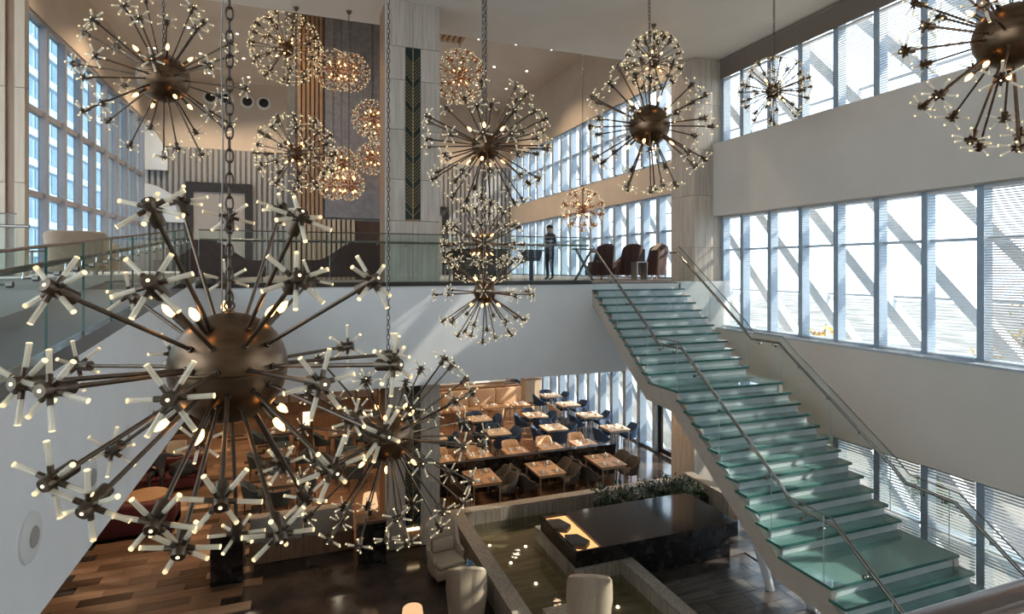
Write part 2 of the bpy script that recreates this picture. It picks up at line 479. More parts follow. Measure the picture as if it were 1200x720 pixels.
# left window wall above the lounge
def window_wall(n, x, ys, zs, mull, glass, mw, md, inside, label, tw=0.09, td=None):
    """window in the plane X = x; ys = mullion centres, zs = sill, transoms, head"""
    td = td or md
    y0, y1 = ys[0], ys[-1]
    fr = MB()
    fr.mm(x - md * 0.5, x + md * 0.5, y0 - mw / 2, y1 + mw / 2, zs[0] - 0.001, zs[0] + tw)
    fr.mm(x - md * 0.5, x + md * 0.5, y0 - mw / 2, y1 + mw / 2, zs[-1] - tw, zs[-1] + 0.001)
    root = struct(fr.obj('window_%d' % n, mull), label)
    mm_ = B(-md / 2 + inside * md * 0.3, md / 2 + inside * md * 0.3, -mw / 2, mw / 2, zs[0] + tw, zs[-1] - tw).mesh('mullion', mull)
    for y in ys: link('mullion', mm_, root, (x, y, 0))
    for z in zs[1:-1]:
        B(x - td * 0.4, x + td * 0.4, y0, y1, z - tw / 2, z + tw / 2).obj('transom', mull, root)
    cache = {}
    for i in range(len(ys) - 1):
        for j in range(len(zs) - 1):
            k = (round(ys[i + 1] - ys[i], 3), j)
            if k not in cache:
                cache[k] = B(-0.008, 0.008, 0, ys[i + 1] - ys[i], zs[j], zs[j + 1]).mesh('pane', glass)
            link('pane', cache[k], root, (x, ys[i], 0))
    return root
def frange(a, b, s):
    r = []
    while a < b + 1e-6: r.append(a); a += s
    return r
LYS = frange(14.0, 33.3, 1.45)
window_wall(1, XL, LYS, [6.6, 8.94, 11.4, 14.2], 'mullion_left', 'window_glass_blue', 0.18, 0.22, 1, 'tall gridded window wall beside the lounge', tw=0.16)
struct(B(XL - 0.15, XL + 0.15, 13.0, YB, 14.2, C2).obj('wall_left_upper', 'warm_wall'), 'beige wall strip above the left windows')
# right wall
struct(B(XF, XW + 0.1, -8, 14.5, 8.37, 10.59).obj('wall_right', 'spandrel'), 'beige wall band between two window rows')
struct(B(XF, XW + 0.1, -8, 14.5, 2.72, 4.90).obj('wall_right_lower', 'spandrel'), 'beige wall band below the window ledge')
struct(B(XF - 0.02, XW + 0.1, -8, 14.45, 4.90, 4.95).obj('trim_3', 'sill'), 'pale window ledge')
struct(B(12.3, XW + 0.1, 15.7, YB, 9.4, 10.55).obj('wall_right_far', 'warm_wall'), 'tan wall band between far windows')
struct(B(12.3, XW + 0.1, 15.7, YB, 13.5, C2).obj('wall_right_top', 'warm_wall'), 'tan wall above the far windows')
struct(B(12.3, XW + 0.1, 14.5, YB, S, M).obj('wall_right_slab', 'spandrel'))
fy = [7.25 + 1.06 * k for k in range(-11, 7)]
fy = [y for y in fy if y < 14.2] + [14.45]
window_wall(2, XW, fy, [4.95, 7.33, 8.37], 'mullion_right', 'window_glass', 0.13, 0.26, -1, 'window row above the ledge beside the stairs', tw=0.06, td=0.2)
window_wall(3, XW, fy, [10.59, C1], 'mullion_right', 'window_glass', 0.15, 0.26, -1, 'high window row below the front ceiling', tw=0.06)
window_wall(4, XW, fy, [0.0, 1.35, 2.72], 'mullion_right', 'window_glass', 0.15, 0.26, -1, 'ground floor window row behind the stairs', tw=0.06)
gy = frange(15.75, 33.4, 1.03)
window_wall(5, XW, gy, [10.55, 12.2, 13.5], 'mullion_right', 'window_glass', 0.22, 0.3, -1, 'high window row beyond the stone column', tw=0.07)
window_wall(6, XW, gy, [M, 8.1, 9.4], 'mullion_right', 'window_glass', 0.22, 0.3, -1, 'mezzanine window row behind the lounge chairs', tw=0.07)
hy = [18.05 + 1.03 * k for k in range(0, 15)]
window_wall(7, XW, hy, [0.0, 3.1, S], 'mullion_right', 'window_glass', 0.22, 0.3, -1, 'tall restaurant window row', tw=0.07)
# glass door beside the column
d_fr = MB()
d_fr.mm(12.36, 12.56, 15.75, 15.87, 0, 3.0); d_fr.mm(12.36, 12.56, 17.9, 18.02, 0, 3.0); d_fr.mm(12.36, 12.56, 15.75, 18.02, 2.9, 3.05); d_fr.mm(12.36, 12.56, 15.75, 18.02, 3.9, S)
door = struct(d_fr.obj('door_1', 'dark_frame'), 'dark framed glass double door to outside')
for a in (15.9, 16.92):
    leaf = MB()
    leaf.mm(12.42, 12.48, a, a + 0.09, 0.02, 2.88); leaf.mm(12.42, 12.48, a + 0.88, a + 0.97, 0.02, 2.88); leaf.mm(12.42, 12.48, a + 0.09, a + 0.88, 2.78, 2.88); leaf.mm(12.42, 12.48, a + 0.09, a + 0.88, 0.02, 0.2)
    lf = leaf.obj('door_leaf', 'dark_frame', door)
    B(12.445, 12.455, a + 0.09, a + 0.88, 0.2, 2.78).obj('pane', 'window_glass', lf)
    MB().tube([(12.38, a + 0.80, 0.9), (12.36, a + 0.80, 1.0), (12.36, a + 0.80, 1.5), (12.38, a + 0.80, 1.6)], 0.015, 6).obj('door_handle', 'chrome', lf)
B(12.445, 12.455, 15.87, 17.9, 3.05, 3.9).obj('pane', 'window_glass', door)

# stone column between the two window sections
colm = struct(B(11.33, 12.48, 14.53, 15.67, 0, C2).obj('wall_column', 'stone_brown'), 'stone clad column between the window rows')
zz = [0, 1.45, 2.9, 4.35, 5.8, 7.4, 9.0, 10.4, 11.8, 13.19]
for i in range(len(zz) - 1):
    B(11.33, 11.905, 14.5, 14.53, zz[i] + 0.006, zz[i + 1] - 0.006).obj('stone_panel', 'stone', colm)
    B(11.915, 12.48, 14.5, 14.53, zz[i] + 0.006, zz[i + 1] - 0.006).obj('stone_panel', 'stone', colm)
    B(11.30, 11.33, 14.5, 15.08, zz[i] + 0.006, zz[i + 1] - 0.006).obj('stone_panel', 'stone', colm)
    B(11.30, 11.33, 15.09, 15.67, zz[i] + 0.006, zz[i + 1] - 0.006).obj('stone_panel', 'stone', colm)

# tall pillar with leaf inlay
pil = struct(B(1.95, 3.24, 13.95, 15.0, 0, C1).obj('wall_pillar', 'stone_brown'), 'tall pale stone pillar with a dark leaf pattern inlay')
zz = [0, 1.5, 3.0, 4.02]
zz2 = [M, 7.9, 8.9, 10.1, 11.3, 12.1, C1]
for a, b in list(zip(zz[:-1], zz[1:])) + list(zip(zz2[:-1], zz2[1:])):
    lo = a < 5
    top = b > 12.5; low = (a == M)
    if top or low:
        B(1.93, 2.59, 13.91, 13.95, a + 0.006, b - 0.006).obj('stone_panel', 'stone', pil)
        B(2.60, 3.26, 13.91, 13.95, a + 0.006, b - 0.006).obj('stone_panel', 'stone', pil)
    else:
        B(1.93, 2.41, 13.91, 13.95, a + 0.006, b - 0.006).obj('stone_panel', 'stone', pil)
        B(2.79, 3.26, 13.91, 13.95, a + 0.006, b - 0.006).obj('stone_panel', 'stone', pil)
for z0, z1 in ((7.95, 12.1), (0.45, 4.0)):
    B(2.42, 2.78, 13.93, 13.95, z0, z1).obj('inlay', 'inlay_dark', pil)
    B(2.59, 2.61, 13.915, 13.93, z0, z1).obj('inlay_stem', 'inlay_brass', pil)
    ch = {}
    for s in (-1, 1):
        ch[s] = MB().prism([(0, 0), (s * 0.175, 0.20), (s * 0.175, 0.214), (0, 0.014)], 'y', -0.012, 0).mesh('inlay_leaf', 'inlay_brass')
    z = z0 + 0.05
    k = 0
    while z < z1 - 0.25:
        for s in (-1, 1): link('inlay_leaf', ch[s], pil, (2.6, 13.93, z))
        z += 0.085 if k % 6 else 0.19
        k += 1
B(2.45, 2.75, 13.86, 13.92, 0.42, 0.47).obj('uplight', 'sconce', pil)
# left stone column
lcol = struct(B(-5.7, -4.36, 12.0, 12.12, 6.62, C1).obj('wall_column_left', 'stone_brown'), 'pale stone column with brown stripe by the left windows')
for i, (a, b) in enumerate(((6.62, 8.2), (8.2, 9.8), (9.8, 11.4), (11.4, 13.19))):
    B(-5.7, -4.60, 11.95, 12.0, a + 0.006, b - 0.006).obj('stone_panel', 'stone_pale', lcol)
    B(-4.47, -4.33, 11.95, 12.0, a + 0.006, b - 0.006).obj('stone_panel', 'stone_pale', lcol)
    B(-4.36, -4.33, 12.0, 12.12, a + 0.006, b - 0.006).obj('stone_panel', 'stone_pale', lcol)

# core wall behind the pillar: wooden slats and grey panel
core = struct(B(-0.35, 4.5, 20.06, 20.6, M, C2).obj('wall_core', 'rib_dark'), 'dark core wall behind the stone pillar')
sl = B(-0.045, 0.045, -0.08, 0, 0, C2 - M).mesh('slat', 'wood_slat')
x = 0.02
while x < 0.78:
    link('slat', sl, core, (x, 20.06, M)); x += 0.135
sl2 = B(-0.05, 0.05, -0.08, 0, 0, 2.0).mesh('slat', 'slat_beige')
x = -0.3
while x < 1.75:
    link('slat', sl2, core, (x, 20.0, M)); x += 0.155
B(0.82, 4.5, 19.98, 20.06, 8.45, C2).obj('grey_panel', 'concrete_panel', core)
B(1.8, 4.4, 20.0, 20.06, M, 8.35).obj('dark_opening', 'wood_dark', core)  # flat sheet, the darkness inside the opening painted as its colour
# door frames in the ribbed wall
for n, (xa, xb, zt) in enumerate(((-5.4, -2.3, 11.2), (5.2, 8.3, 10.4))):
    fr = MB()
    fr.mm(xa, xa + 0.35, YB - 0.25, YB - 0.115, M, zt); fr.mm(xb - 0.35, xb, YB - 0.25, YB - 0.115, M, zt); fr.mm(xa + 0.35, xb - 0.35, YB - 0.25, YB - 0.115, zt - 0.5, zt)
    d = struct(fr.obj('door_%d' % (n + 2), 'dark_frame'), ['wide dark framed doorway in the ribbed wall', 'dark framed doorway behind the tan wall band'][n])
    B(xa + 0.35, (xa + xb) / 2 - 0.01, YB - 0.2, YB - 0.13, M, zt - 0.5).obj('door_leaf', 'fabric_grey', d)
    B((xa + xb) / 2 + 0.01, xb - 0.35, YB - 0.2, YB - 0.13, M, zt - 0.5).obj('door_leaf', 'fabric_grey', d)
# curved white panels before the ribs
def curve_panel(label, x0, x1, z0, z1, flip):
    pts = []
    for i in range(17):
        t = i / 16
        pts.append((x0 + (x1 - x0) * t, z0 + (z1 - z0) * (math.sin(PI * (0.5 + 0.5 * t)) if flip else math.sin(PI * (0.15 + 0.7 * t)))))
    poly = [(x0, z0 - 0.9)] + pts + [(x1, z0 - 0.9)]
    tag(MB().prism(poly, 'y', YB - 0.3, YB - 0.16).obj('curved_panel', 'panel_white'), label, 'wall panel')
curve_panel('white curved panel mounted on the grey ribs beside the left windows', -7.2, -5.45, 10.0, 11.0, True)
curve_panel('pale arched panel high on the ribbed wall by the left windows', -7.2, -6.2, 12.6, 13.9, True)
curve_panel('round edged white panel on the ribs next to the stone pillar', 3.7, 5.15, 9.3, 10.3, False)
# wooden slats on the far ceiling
csl = B(-0.08, 0.08, 0, 8, -0.12, 0).mesh('slat', 'wood_slat')
croot = struct(B(4.4, 6.6, 16, 24, C2 - 0.02, C2 - 0.001).obj('ceiling_slats', 'rib_dark'), 'brown wooden slats below the far ceiling')
for k in range(9): link('slat', csl, croot, (4.55 + 0.24 * k, 16, C2 - 0.02))

# ------------------------------------------------------------------ blinds, trusses, outside
ORD = ['first', 'second', 'third', 'fourth', 'fifth', 'sixth', 'seventh', 'eighth', 'ninth', 'tenth', 'eleventh', 'twelfth', 'thirteenth', 'fourteenth', 'fifteenth']
NB = {}
def blind(y0, y1, z0, z1, pitch, tilt, mat, label, group, x=12.28, w=0.05, rail=True):
    t = thing('window_blind', label + ', %s from the stone column' % ORD[len(fy) - 2 - [i for i in range(len(fy) - 1) if fy[i] <= (y0 + y1) / 2][-1]], 'blind', (x, (y0 + y1) / 2, z1), 0, group)
    L = (y1 - y0) / 2
    mb = MB()
    rot = Matrix.Rotation(tilt, 4, 'Y')
    z = -0.08
    while z > z0 - z1 + 0.03:
        mb.box((0, 0, z), (w, 2 * L, 0.004), rot); z -= pitch
    o = mb.obj('slats', mat, t); o['kind'] = 'stuff'
    B(-0.03, 0.03, -L, L, -0.05, 0).obj('head_rail', mat, t)
    B(-0.02, 0.02, -L, L, z0 - z1, z0 - z1 + 0.02).obj('bottom_rail', mat, t)
    return t
for i in range(len(fy) - 1):
    if fy[i + 1] < 1.5: continue
    a, b = fy[i] + 0.085, fy[i + 1] - 0.085
    dense = fy[i] < 7.2
    blind(a, b, 4.99, 8.34, 0.05 if dense else 0.062, R(-32) if dense else R(4), 'blind', 'half closed slatted blind in the window above the ledge' if dense else 'open fine slatted blind in the window above the ledge', 'ledge window blinds, half closed' if dense else 'ledge window blinds, open')
    blind(a, b, 10.63, C1 - 0.62, 0.055, R(0), 'blind', 'fine slatted blind in the high window under the ceiling', 'high window blinds')
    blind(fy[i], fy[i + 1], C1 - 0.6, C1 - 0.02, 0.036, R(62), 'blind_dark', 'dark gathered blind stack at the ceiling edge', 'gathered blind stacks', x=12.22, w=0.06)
    blind(a, b, 0.03, 2.69, 0.06, R(-20), 'blind', 'slatted blind in the ground floor window behind the stairs', 'ground floor blinds')

# outside: leaning steel braces beyond the right windows
bm_l = 17.5
tr_me = MB()
dirv = Vector((0, 1, 1.146)).normalized()
tr_me.box((0, 0, 0), (0.30, 0.27, bm_l * 1.32), Matrix.Rotation(-math.atan2(dirv.y, dirv.z), 4, 'X'))
tr_mesh = tr_me.mesh('steel_brace', 'truss')
for k in range(-5, 24):
    y = 11.6 + 1.95 * k
    o = link('steel_brace', tr_mesh, None, (14.1, y, 7.2))
    tag(o, 'pale leaning steel brace standing outside the right windows', 'beam', 'leaning braces outside the windows')
for z in (3.4, 6.0, 9.0, 11.6):
    tag(B(14.3, 14.36, -6, 45, z, z + 0.06).obj('guard_rail', 'truss'), 'thin horizontal steel rail outside at %s' % {3.4: 'ground storey height', 6.0: 'the height of the ledge window sill', 9.0: 'the beige wall band height', 11.6: 'the high window row'}[z], 'rail')
tag(B(13.2, 140, -60, 140, -1.3, -0.9).obj('outside_ground', 'outside_ground'), 'pale paved ground outside the right windows', 'ground')
o = [q for q in COL.objects if q.name == 'outside_ground'][0]; struct(o)
def tree(label, x, y, h, r):
    t = thing('street_tree', label, 'tree', (x, y, -0.9), 0, None)
    MB().tube([(0, 0, 0), (0.1, 0, h * 0.35), (0, 0.1, h * 0.7), (0.1, 0, h * 0.95)], [0.16, 0.13, 0.08, 0.02], 7).obj('trunk', 'bark', t)
    br = MB()
    for k in range(7):
        a = k * 2.4; z = h * (0.4 + 0.06 * k)
        br.tube([(0.05, 0, z), (math.cos(a) * r * 0.4, math.sin(a) * r * 0.4, z + h * 0.1), (math.cos(a) * r * 0.8, math.sin(a) * r * 0.8, z + h * 0.22)], [0.06, 0.035, 0.01], 5)
    br.obj('branches', 'bark', t)
    lf = MB()
    for k in range(420):
        u = Vector((rnd.gauss(0, 1), rnd.gauss(0, 1), rnd.gauss(0, 1))).normalized() * r * rnd.random() ** 0.4
        lf.box((u.x, u.y, h * 0.68 + u.z * 0.85), (0.22, 0.16, 0.01), Euler((rnd.random() * 6, rnd.random() * 6, rnd.random() * 6)).to_matrix().to_4x4())
    o = lf.obj('leaves', 'autumn_leaf', t); o['kind'] = 'stuff'
tree('yellow autumn tree outside beside the paved road', 30, 16, 5.0, 1.9)
tree('small bare looking autumn tree outside near the braces', 24, 21, 5.2, 1.5)
tree('broad golden autumn tree far beyond the braces', 46, 22, 6.5, 3.0)
bush = None
for i, (x, y, r_) in enumerate(((19, 6, 0.9), (20.5, 9, 0.7), (18.5, 12, 0.8), (22, 14, 1.1), (19.5, 17, 0.7), (24, 19, 1.2), (20, 24, 0.9), (23, 28, 1.1), (21, 33, 1.0), (26, 10, 1.3), (30, 25, 1.4), (27, 5, 1.2))):
    bt_ = thing('autumn_shrub', '%s autumn shrub outside, counted from the landing towards the restaurant' % ORD[sorted((6, 9, 12, 14, 17, 19, 24, 28, 33, 10, 25, 5)).index(y)], 'shrub', (x, y, -0.9), 0, 'shrubs outside')
    sm = MB()
    for k in range(5):
        a = k * 1.3; sm.tube([(0, 0, 0), (math.cos(a) * r_ * 0.4, math.sin(a) * r_ * 0.4, r_ * 0.9)], [0.03, 0.01], 5)
    sm.obj('stems', 'bark', bt_)
    lf = MB()
    for k in range(260):
        u = Vector((rnd.gauss(0, 1), rnd.gauss(0, 1), rnd.gauss(0, 1))).normalized() * r_ * rnd.random() ** 0.4
        lf.box((u.x, u.y, r_ * 0.85 + u.z * 0.8), (0.16, 0.11, 0.01), Euler((rnd.random() * 6, rnd.random() * 6, rnd.random() * 6)).to_matrix().to_4x4())
    o = lf.obj('leaves', 'autumn_leaf' if x > 23 else 'shrub_leaf', bt_); o['kind'] = 'stuff'
tree('short ochre tree outside by the restaurant windows', 28, 37, 4.5, 1.6)
# neighbouring building beyond the left windows
nb = thing('office_building', 'blue grey office block with pale floor bands outside the left windows', 'building', (-30, 30, 0))
B(-6, 0, -25, 90, -1, 62).obj('wall', 'outside_building', nb)
for k in range(16):
    B(0, 0.4, -25, 90, 1.0 + 3.6 * k, 1.9 + 3.6 * k).obj('floor_band', 'outside_building_band', nb)
    for j in range(5, 23):
        B(0, 0.1, -24.5 + 5 * j, -20.3 + 5 * j, 2.1 + 3.6 * k, 4.3 + 3.6 * k).obj('window', 'outside_glass', nb)
struct(B(-60, -9.2, -40, 90, -1.3, -0.9).obj('outside_ground', 'outside_ground'), 'pale ground outside the left windows')

# ------------------------------------------------------------------ glass staircase
NR = 36
RIS = M / NR
TRD = 0.2425
SX0, SX1 = 7.23, 10.0
nose = {}
for k in range(0, 12): nose[k] = 13.50 - TRD * k
nose[12] = 9.81
for k in range(13, 24): nose[k] = 9.575 - TRD * (k - 13)
nose[24] = 6.20
for k in range(25, 37): nose[k] = 5.97 - TRD * (k - 25)
def zk(k): return M - RIS * k
st = thing('glass_staircase', 'wide glass staircase with teal treads and steel handrails', 'staircase', ((SX0 + SX1) / 2, 3.3, 0))
ox, oy = (SX0 + SX1) / 2, 3.3
W2 = (SX1 - SX0) / 2
def sp(mb, name, mat, parent=st, smooth=None):
    return mb.obj(name, mat, parent, smooth)
tcache = {}
for k in range(1, 36):
    dpt = nose[k - 1] - nose[k] + 0.05
    key = round(dpt, 3)
    if key not in tcache:
        tm = MB().mm(-W2, W2, 0.006, dpt, -0.045, 0)
        tm.mi = 1; tm.mm(-W2 - 0.001, W2 + 0.001, 0, 0.0055, -0.0455, 0.0005)
        tm.mm(W2, W2 + 0.004, 0.006, dpt, -0.045, 0); tm.mm(-W2 - 0.004, -W2, 0.006, dpt, -0.045, 0)
        tcache[key] = tm.mesh('tread', ['step_glass', 'glass_edge'])
    link('landing' if k in (12, 24) else 'tread', tcache[key], st, (0, nose[k] - oy, zk(k)))
rm = B(-W2 + 0.09, W2 - 0.06, 0, 0.012, 0, RIS - 0.047).mesh('riser', 'riser_glass')
for k in range(0, 36):
    link('riser', rm, st, (0, nose[k] + 0.035 - oy, zk(k) - RIS + 0.001))
# stringers: bent bands under both edges
def stringer_poly():
    top = [(nose[0] - 0.06, zk(1) - 0.05), (nose[11] + 0.02, zk(12) - 0.05), (nose[12] + 0.02, zk(12) - 0.05), (nose[12], zk(13) - 0.05), (nose[23] + 0.02, zk(24) - 0.05), (nose[24] + 0.02, zk(24) - 0.05), (nose[24], zk(25) - 0.05), (nose[35], 0.004)]
    bot = [(nose[35] + 0.25, zk(36) + 0.002), (nose[24] + 0.2, zk(24) - 0.46), (nose[23] + 0.12, zk(24) - 0.40), (nose[12] + 0.2, zk(12) - 0.46), (nose[11] + 0.12, zk(12) - 0.40), (nose[0] - 0.06, zk(1) - 0.44)]
    bot[0] = (nose[35] + 0.35, 0.002)
    return [(y - oy, z) for y, z in top + bot]
for s in (-1, 1):
    xo = s * (W2 - 0.055)
    MB().prism(stringer_poly(), 'x', xo - 0.05, xo + 0.05).obj('stringer', 'stringer', st)
# supporting legs
for a, b in (((9.30, 9.45, 0.0), (8.3, 9.55, 3.15)), ((9.55, 8.62, 0), (8.2, 8.9, 2.6)), ((9.9, 7.2, 0), (9.2, 7.2, 1.6))):
    MB().tube([(a[0] - ox, a[1] - oy, a[2]), (b[0] - ox, b[1] - oy, b[2])], [0.085, 0.13], 14).obj('support_leg', 'strut_white', st, 40)
# balustrade glass: panels, cap rail, handrail, brackets
def nline(y):
    ks = sorted(nose, key=lambda k: -nose[k])
    pts = [(13.5, zk(0)), (nose[11], zk(11)), (nose[11] - 0.18, zk(12)), (nose[12], zk(12)), (nose[23], zk(23)), (nose[23] - 0.18, zk(24)), (nose[24], zk(24)), (nose[36], zk(36))]
    for (ya, za), (yb, zb) in zip(pts[:-1], pts[1:]):
        if ya >= y >= yb: return za + (zb - za) * (ya - y) / (ya - yb)
    return pts[0][1] if y > 13.5 else pts[-1][1]
H_G, H_R = 1.0, 0.86
sp_y = [13.5, 12.35, 11.55, 10.82, 10.62, 9.81, 8.9, 8.05, 7.18, 6.98, 6.2, 5.3, 4.4, 3.4]
joint_y = [13.5, 12.2, 10.9, 9.85, 8.6, 7.35, 6.35, 5.3, 4.3, 3.35]
for s, xg in ((-1, SX0 + 0.015), (1, SX1 - 0.015)):
    top_pts = [(xg - ox, y - oy, nline(y) + H_G) for y in (13.5, 10.85, 9.85, 7.2, 6.25, 3.35)]
    # right side runs back along the stair head
    for ya, yb in zip(joint_y[:-1], joint_y[1:]):
        n = 6
        up = []; lo = []
        for i in range(n + 1):
            y = (ya - 0.008) + (yb - ya + 0.016) * i / n
            up.append((y - oy, nline(y) + H_G)); lo.append((y - oy, nline(y) - 0.06))
        MB().prism(up + lo[::-1], 'x', xg - ox - 0.007, xg - ox + 0.007).obj('glass_panel', 'glass_rail_thin', st)
        MB().tube([(xg - ox, yb - oy, nline(yb) - 0.06), (xg - ox, yb - oy, nline(yb) + H_G)], 0.007, 6).obj('glass_joint', 'glass_edge_pale', st)
    cap_pts = [(xg - ox, y - oy, nline(y) + H_G) for y in (13.5, 10.86, 10.60, 9.85, 7.22, 6.96, 6.24, 3.35)]
    cap_pts = [(xg - ox, y - oy, nline(y) + H_G) for y in (13.5, 10.9, 10.64, 9.81, 7.25, 7.0, 6.2, 3.35)]
    MB().tube(cap_pts, 0.012, 6).obj('cap_rail', 'steel', st, 40)
    xh = xg - s * 0.09
    hp = [(xh - ox, y - oy, nline(y) + H_R) for y in (13.9, 13.45, 10.9, 10.64, 9.81, 7.25, 7.0, 6.2, 3.3)]
    hp[0] = (xh - ox, 13.75 - oy, hp[1][2])
    hr = MB().tube(hp, 0.032, 12).obj('handrail', 'steel', st, 45)
    for y in (13.2, 12.5, 11.8, 11.1, 10.45, 10.0, 9.3, 8.6, 7.9, 7.45, 6.75, 6.4, 5.7, 5.0, 4.3):
        z = nline(y) + H_R
        br = MB().tube([(xg - ox, y - oy, z - 0.09), (xh - ox, y - oy, z - 0.09), (xh - ox, y - oy, z - 0.02)], 0.009, 6)
        br.M = Matrix.Translation(Vector((xg - ox, y - oy, z - 0.09))) @ Matrix.Rotation(PI / 2, 4, 'Y')
        br.lathe([(0.028, -0.02), (0.028, 0.02)], 10)
        br.obj('bracket', 'steel', hr)
# glass side pane at the stair head
# ------------------------------------------------------------------ railings of the mezzanine and the ramp
rl = thing('glass_railing', 'clear glass railing with steel handrail along the white mezzanine edge', 'railing', (0, YM, M))
xs = [-1.95, -0.65, 0.65, 1.9, 3.3, 4.6, 5.9, 7.2]
for a, b in zip(xs[:-1], xs[1:]):
    B(a + 0.006, b - 0.006, -0.007, 0.007, -0.02, 1.17).obj('glass_panel', 'glass_rail', rl)
    B(a - 0.004, a + 0.004, -0.008, 0.008, -0.02, 1.17).obj('glass_joint', 'glass_edge_pale', rl)
MB().tube([(-1.95, 0, 1.18), (7.2, 0, 1.18)], 0.014, 6).obj('cap_rail', 'steel', rl)
hr = MB().tube([(-1.95, 0.09, 0.98), (7.2, 0.09, 0.98)], 0.03, 10).obj('handrail', 'steel', rl, 45)
for k in range(14):
    MB().tube([(-1.6 + 0.66 * k, 0, 0.9), (-1.6 + 0.66 * k, 0.09, 0.9), (-1.6 + 0.66 * k, 0.09, 0.96)], 0.01, 6).obj('bracket', 'steel', hr)
B(-1.95, 7.2, -0.03, 0.05, -0.03, 0.06).obj('base_shoe', 'dark_frame', rl)

rr = thing('ramp_railing', 'sloping glass railing with steel handrail along the white ramp fascia', 'railing', (-2.04, 0, 0))
ys = [13.4 - 0.92 * k for k in range(16)]
for a, b in zip(ys[1:], ys[:-1]):
    a2, b2 = a + 0.006, b - 0.006
    MB().prism([(a2, ztop(a2) - 0.95), (b2, ztop(b2) - 0.95), (b2, ztop(b2)), (a2, ztop(a2))], 'x', -0.008, 0.008).obj('glass_panel', 'glass_rail', rr)
    B(-0.009, 0.009, a - 0.004, a + 0.004, ztop(a) - 0.95, ztop(a)).obj('glass_joint', 'glass_edge', rr)
MB().tube([(0, y, ztop(y)) for y in (ys[-1], 13.4)], 0.015, 6).obj('cap_rail', 'steel', rr)
hr = MB().tube([(-0.09, y, ztop(y) - 0.18) for y in (ys[-1], 13.4)], 0.028, 10).obj('handrail', 'steel', rr, 45)
for k in range(30):
    y = 13.2 - 0.46 * k
    z = ztop(y) - 0.26
    br = MB().tube([(0, y, z), (-0.09, y, z), (-0.09, y, z + 0.07)], 0.01, 6)
    br.M = Matrix.Translation(Vector((0, y, z))) @ Matrix.Rotation(PI / 2, 4, 'Y')
    br.lathe([(0.026, -0.02), (0.026, 0.02)], 10)
    br.obj('bracket', 'chrome', hr)
# second railing beyond the ramp
r2 = thing('lounge_railing', 'short glass railing with steel rail before the stone column', 'railing', (-3.65, 11.3, 6.62))
B(-3.0, -0.55, -0.007, 0.007, 0, 1.0).obj('glass_panel', 'glass_rail', r2)
MB().tube([(-3.0, 0, 1.0), (-0.55, 0, 1.0)], 0.012, 6).obj('cap_rail', 'steel', r2)
hr = MB().tube([(-3.0, -0.09, 0.80), (-0.35, -0.09, 0.80)], 0.028, 10).obj('handrail', 'steel', r2, 45)
for k in range(4):
    MB().tube([(-2.6 + 0.6 * k, 0, 0.72), (-2.6 + 0.6 * k, -0.09, 0.72), (-2.6 + 0.6 * k, -0.09, 0.78)], 0.01, 6).obj('bracket', 'chrome', hr)
# landing with a rail where the viewer stands
struct(B(-1.95, 4.0, -4.0, 0.74, 5.0, 5.12).obj('floor_landing', 'carpet'), 'upper landing floor')
nr = thing('landing_handrail', 'broad bronze capped handrail of the nearest landing', 'railing', (1.0, 0.64, 5.12))
MB().rbox(-1.5, 3.0, -0.025, 0.025, 1.04, 1.067, 0.01).obj('cap_rail', 'rail_cap', nr, 40)
for a, b in ((-1.5, 0.0), (0.0, 1.5), (1.5, 3.0)):
    B(a + 0.005, b - 0.005, -0.007, 0.007, 0.0, 1.04).obj('glass_panel', 'glass_rail_thin', nr)

# ------------------------------------------------------------------ starburst chandeliers
def head_mesh(metal='bronze_dark'):
    mb = MB()
    mb.lathe([(0.012, -0.012), (0.029, -0.006), (0.029, 0.0), (0.029, 0.118), (0.026, 0.124), (0.012, 0.124)], 12)
    for k in range(6):
        a = 2 * PI * k / 6
        tl = (0.10 if k % 2 else -0.14)
        dv = Vector((math.cos(a) * math.cos(tl), math.sin(a) * math.cos(tl), math.sin(tl)))
        c0 = Vector((0, 0, 0.085))
        mb.tube([c0 + dv * 0.02, c0 + dv * 0.058], 0.0115, 7)
    mb.mi = 1
    mb.lathe([(0.0065, 0.1235), (0.0065, 0.127), (0.003, 0.129)], 8)
    return mb.mesh('socket', [metal, 'led'], 40)
HEADS = {m: head_mesh(m) for m in ('bronze_dark', 'copper', 'bronze')}
def rod_mb(mb, r=0.0105):
    mb.mi = 0
    mb.tube([(0, 0, 0.056), (0, 0, 0.148)], r, 7)
    mb.mi = 1
    mb.lathe([(r + 0.0002, 0.1475), (r + 0.0002, 0.150), (r * 0.57, 0.152)], 7)
    return mb
ROD = rod_mb(MB()).mesh('crystal_rod', ['acrylic', 'rod_tip'], 40)
def rod_matrix(k):
    a = 2 * PI * k / 6
    tl = (0.10 if k % 2 else -0.14)
    dv = Vector((math.cos(a) * math.cos(tl), math.sin(a) * math.cos(tl), math.sin(tl)))
    return Matrix.Translation((0, 0, 0.085)) @ dv.to_track_quat('Z', 'Y').to_matrix().to_4x4()
def rods_all():
    mb = MB()
    for k in range(6):
        mb.M = rod_matrix(k); rod_mb(mb, 0.0135)
    return mb.mesh('crystal_rods', ['acrylic', 'rod_tip'], 40)
RODS = rods_all()
def bulb_meshes():
    s = MB().lathe([(0.017, 0.0), (0.017, 0.10), (0.013, 0.104)], 10).mesh('bulb_socket', 'bronze_dark', 40)
    b = MB().lathe([(0.010, 0.10), (0.018, 0.118), (0.0215, 0.135), (0.018, 0.158), (0.009, 0.178), (0.002, 0.187)], 10).mesh('bulb', 'bulb', 0)
    return s, b
BS, BB = bulb_meshes()
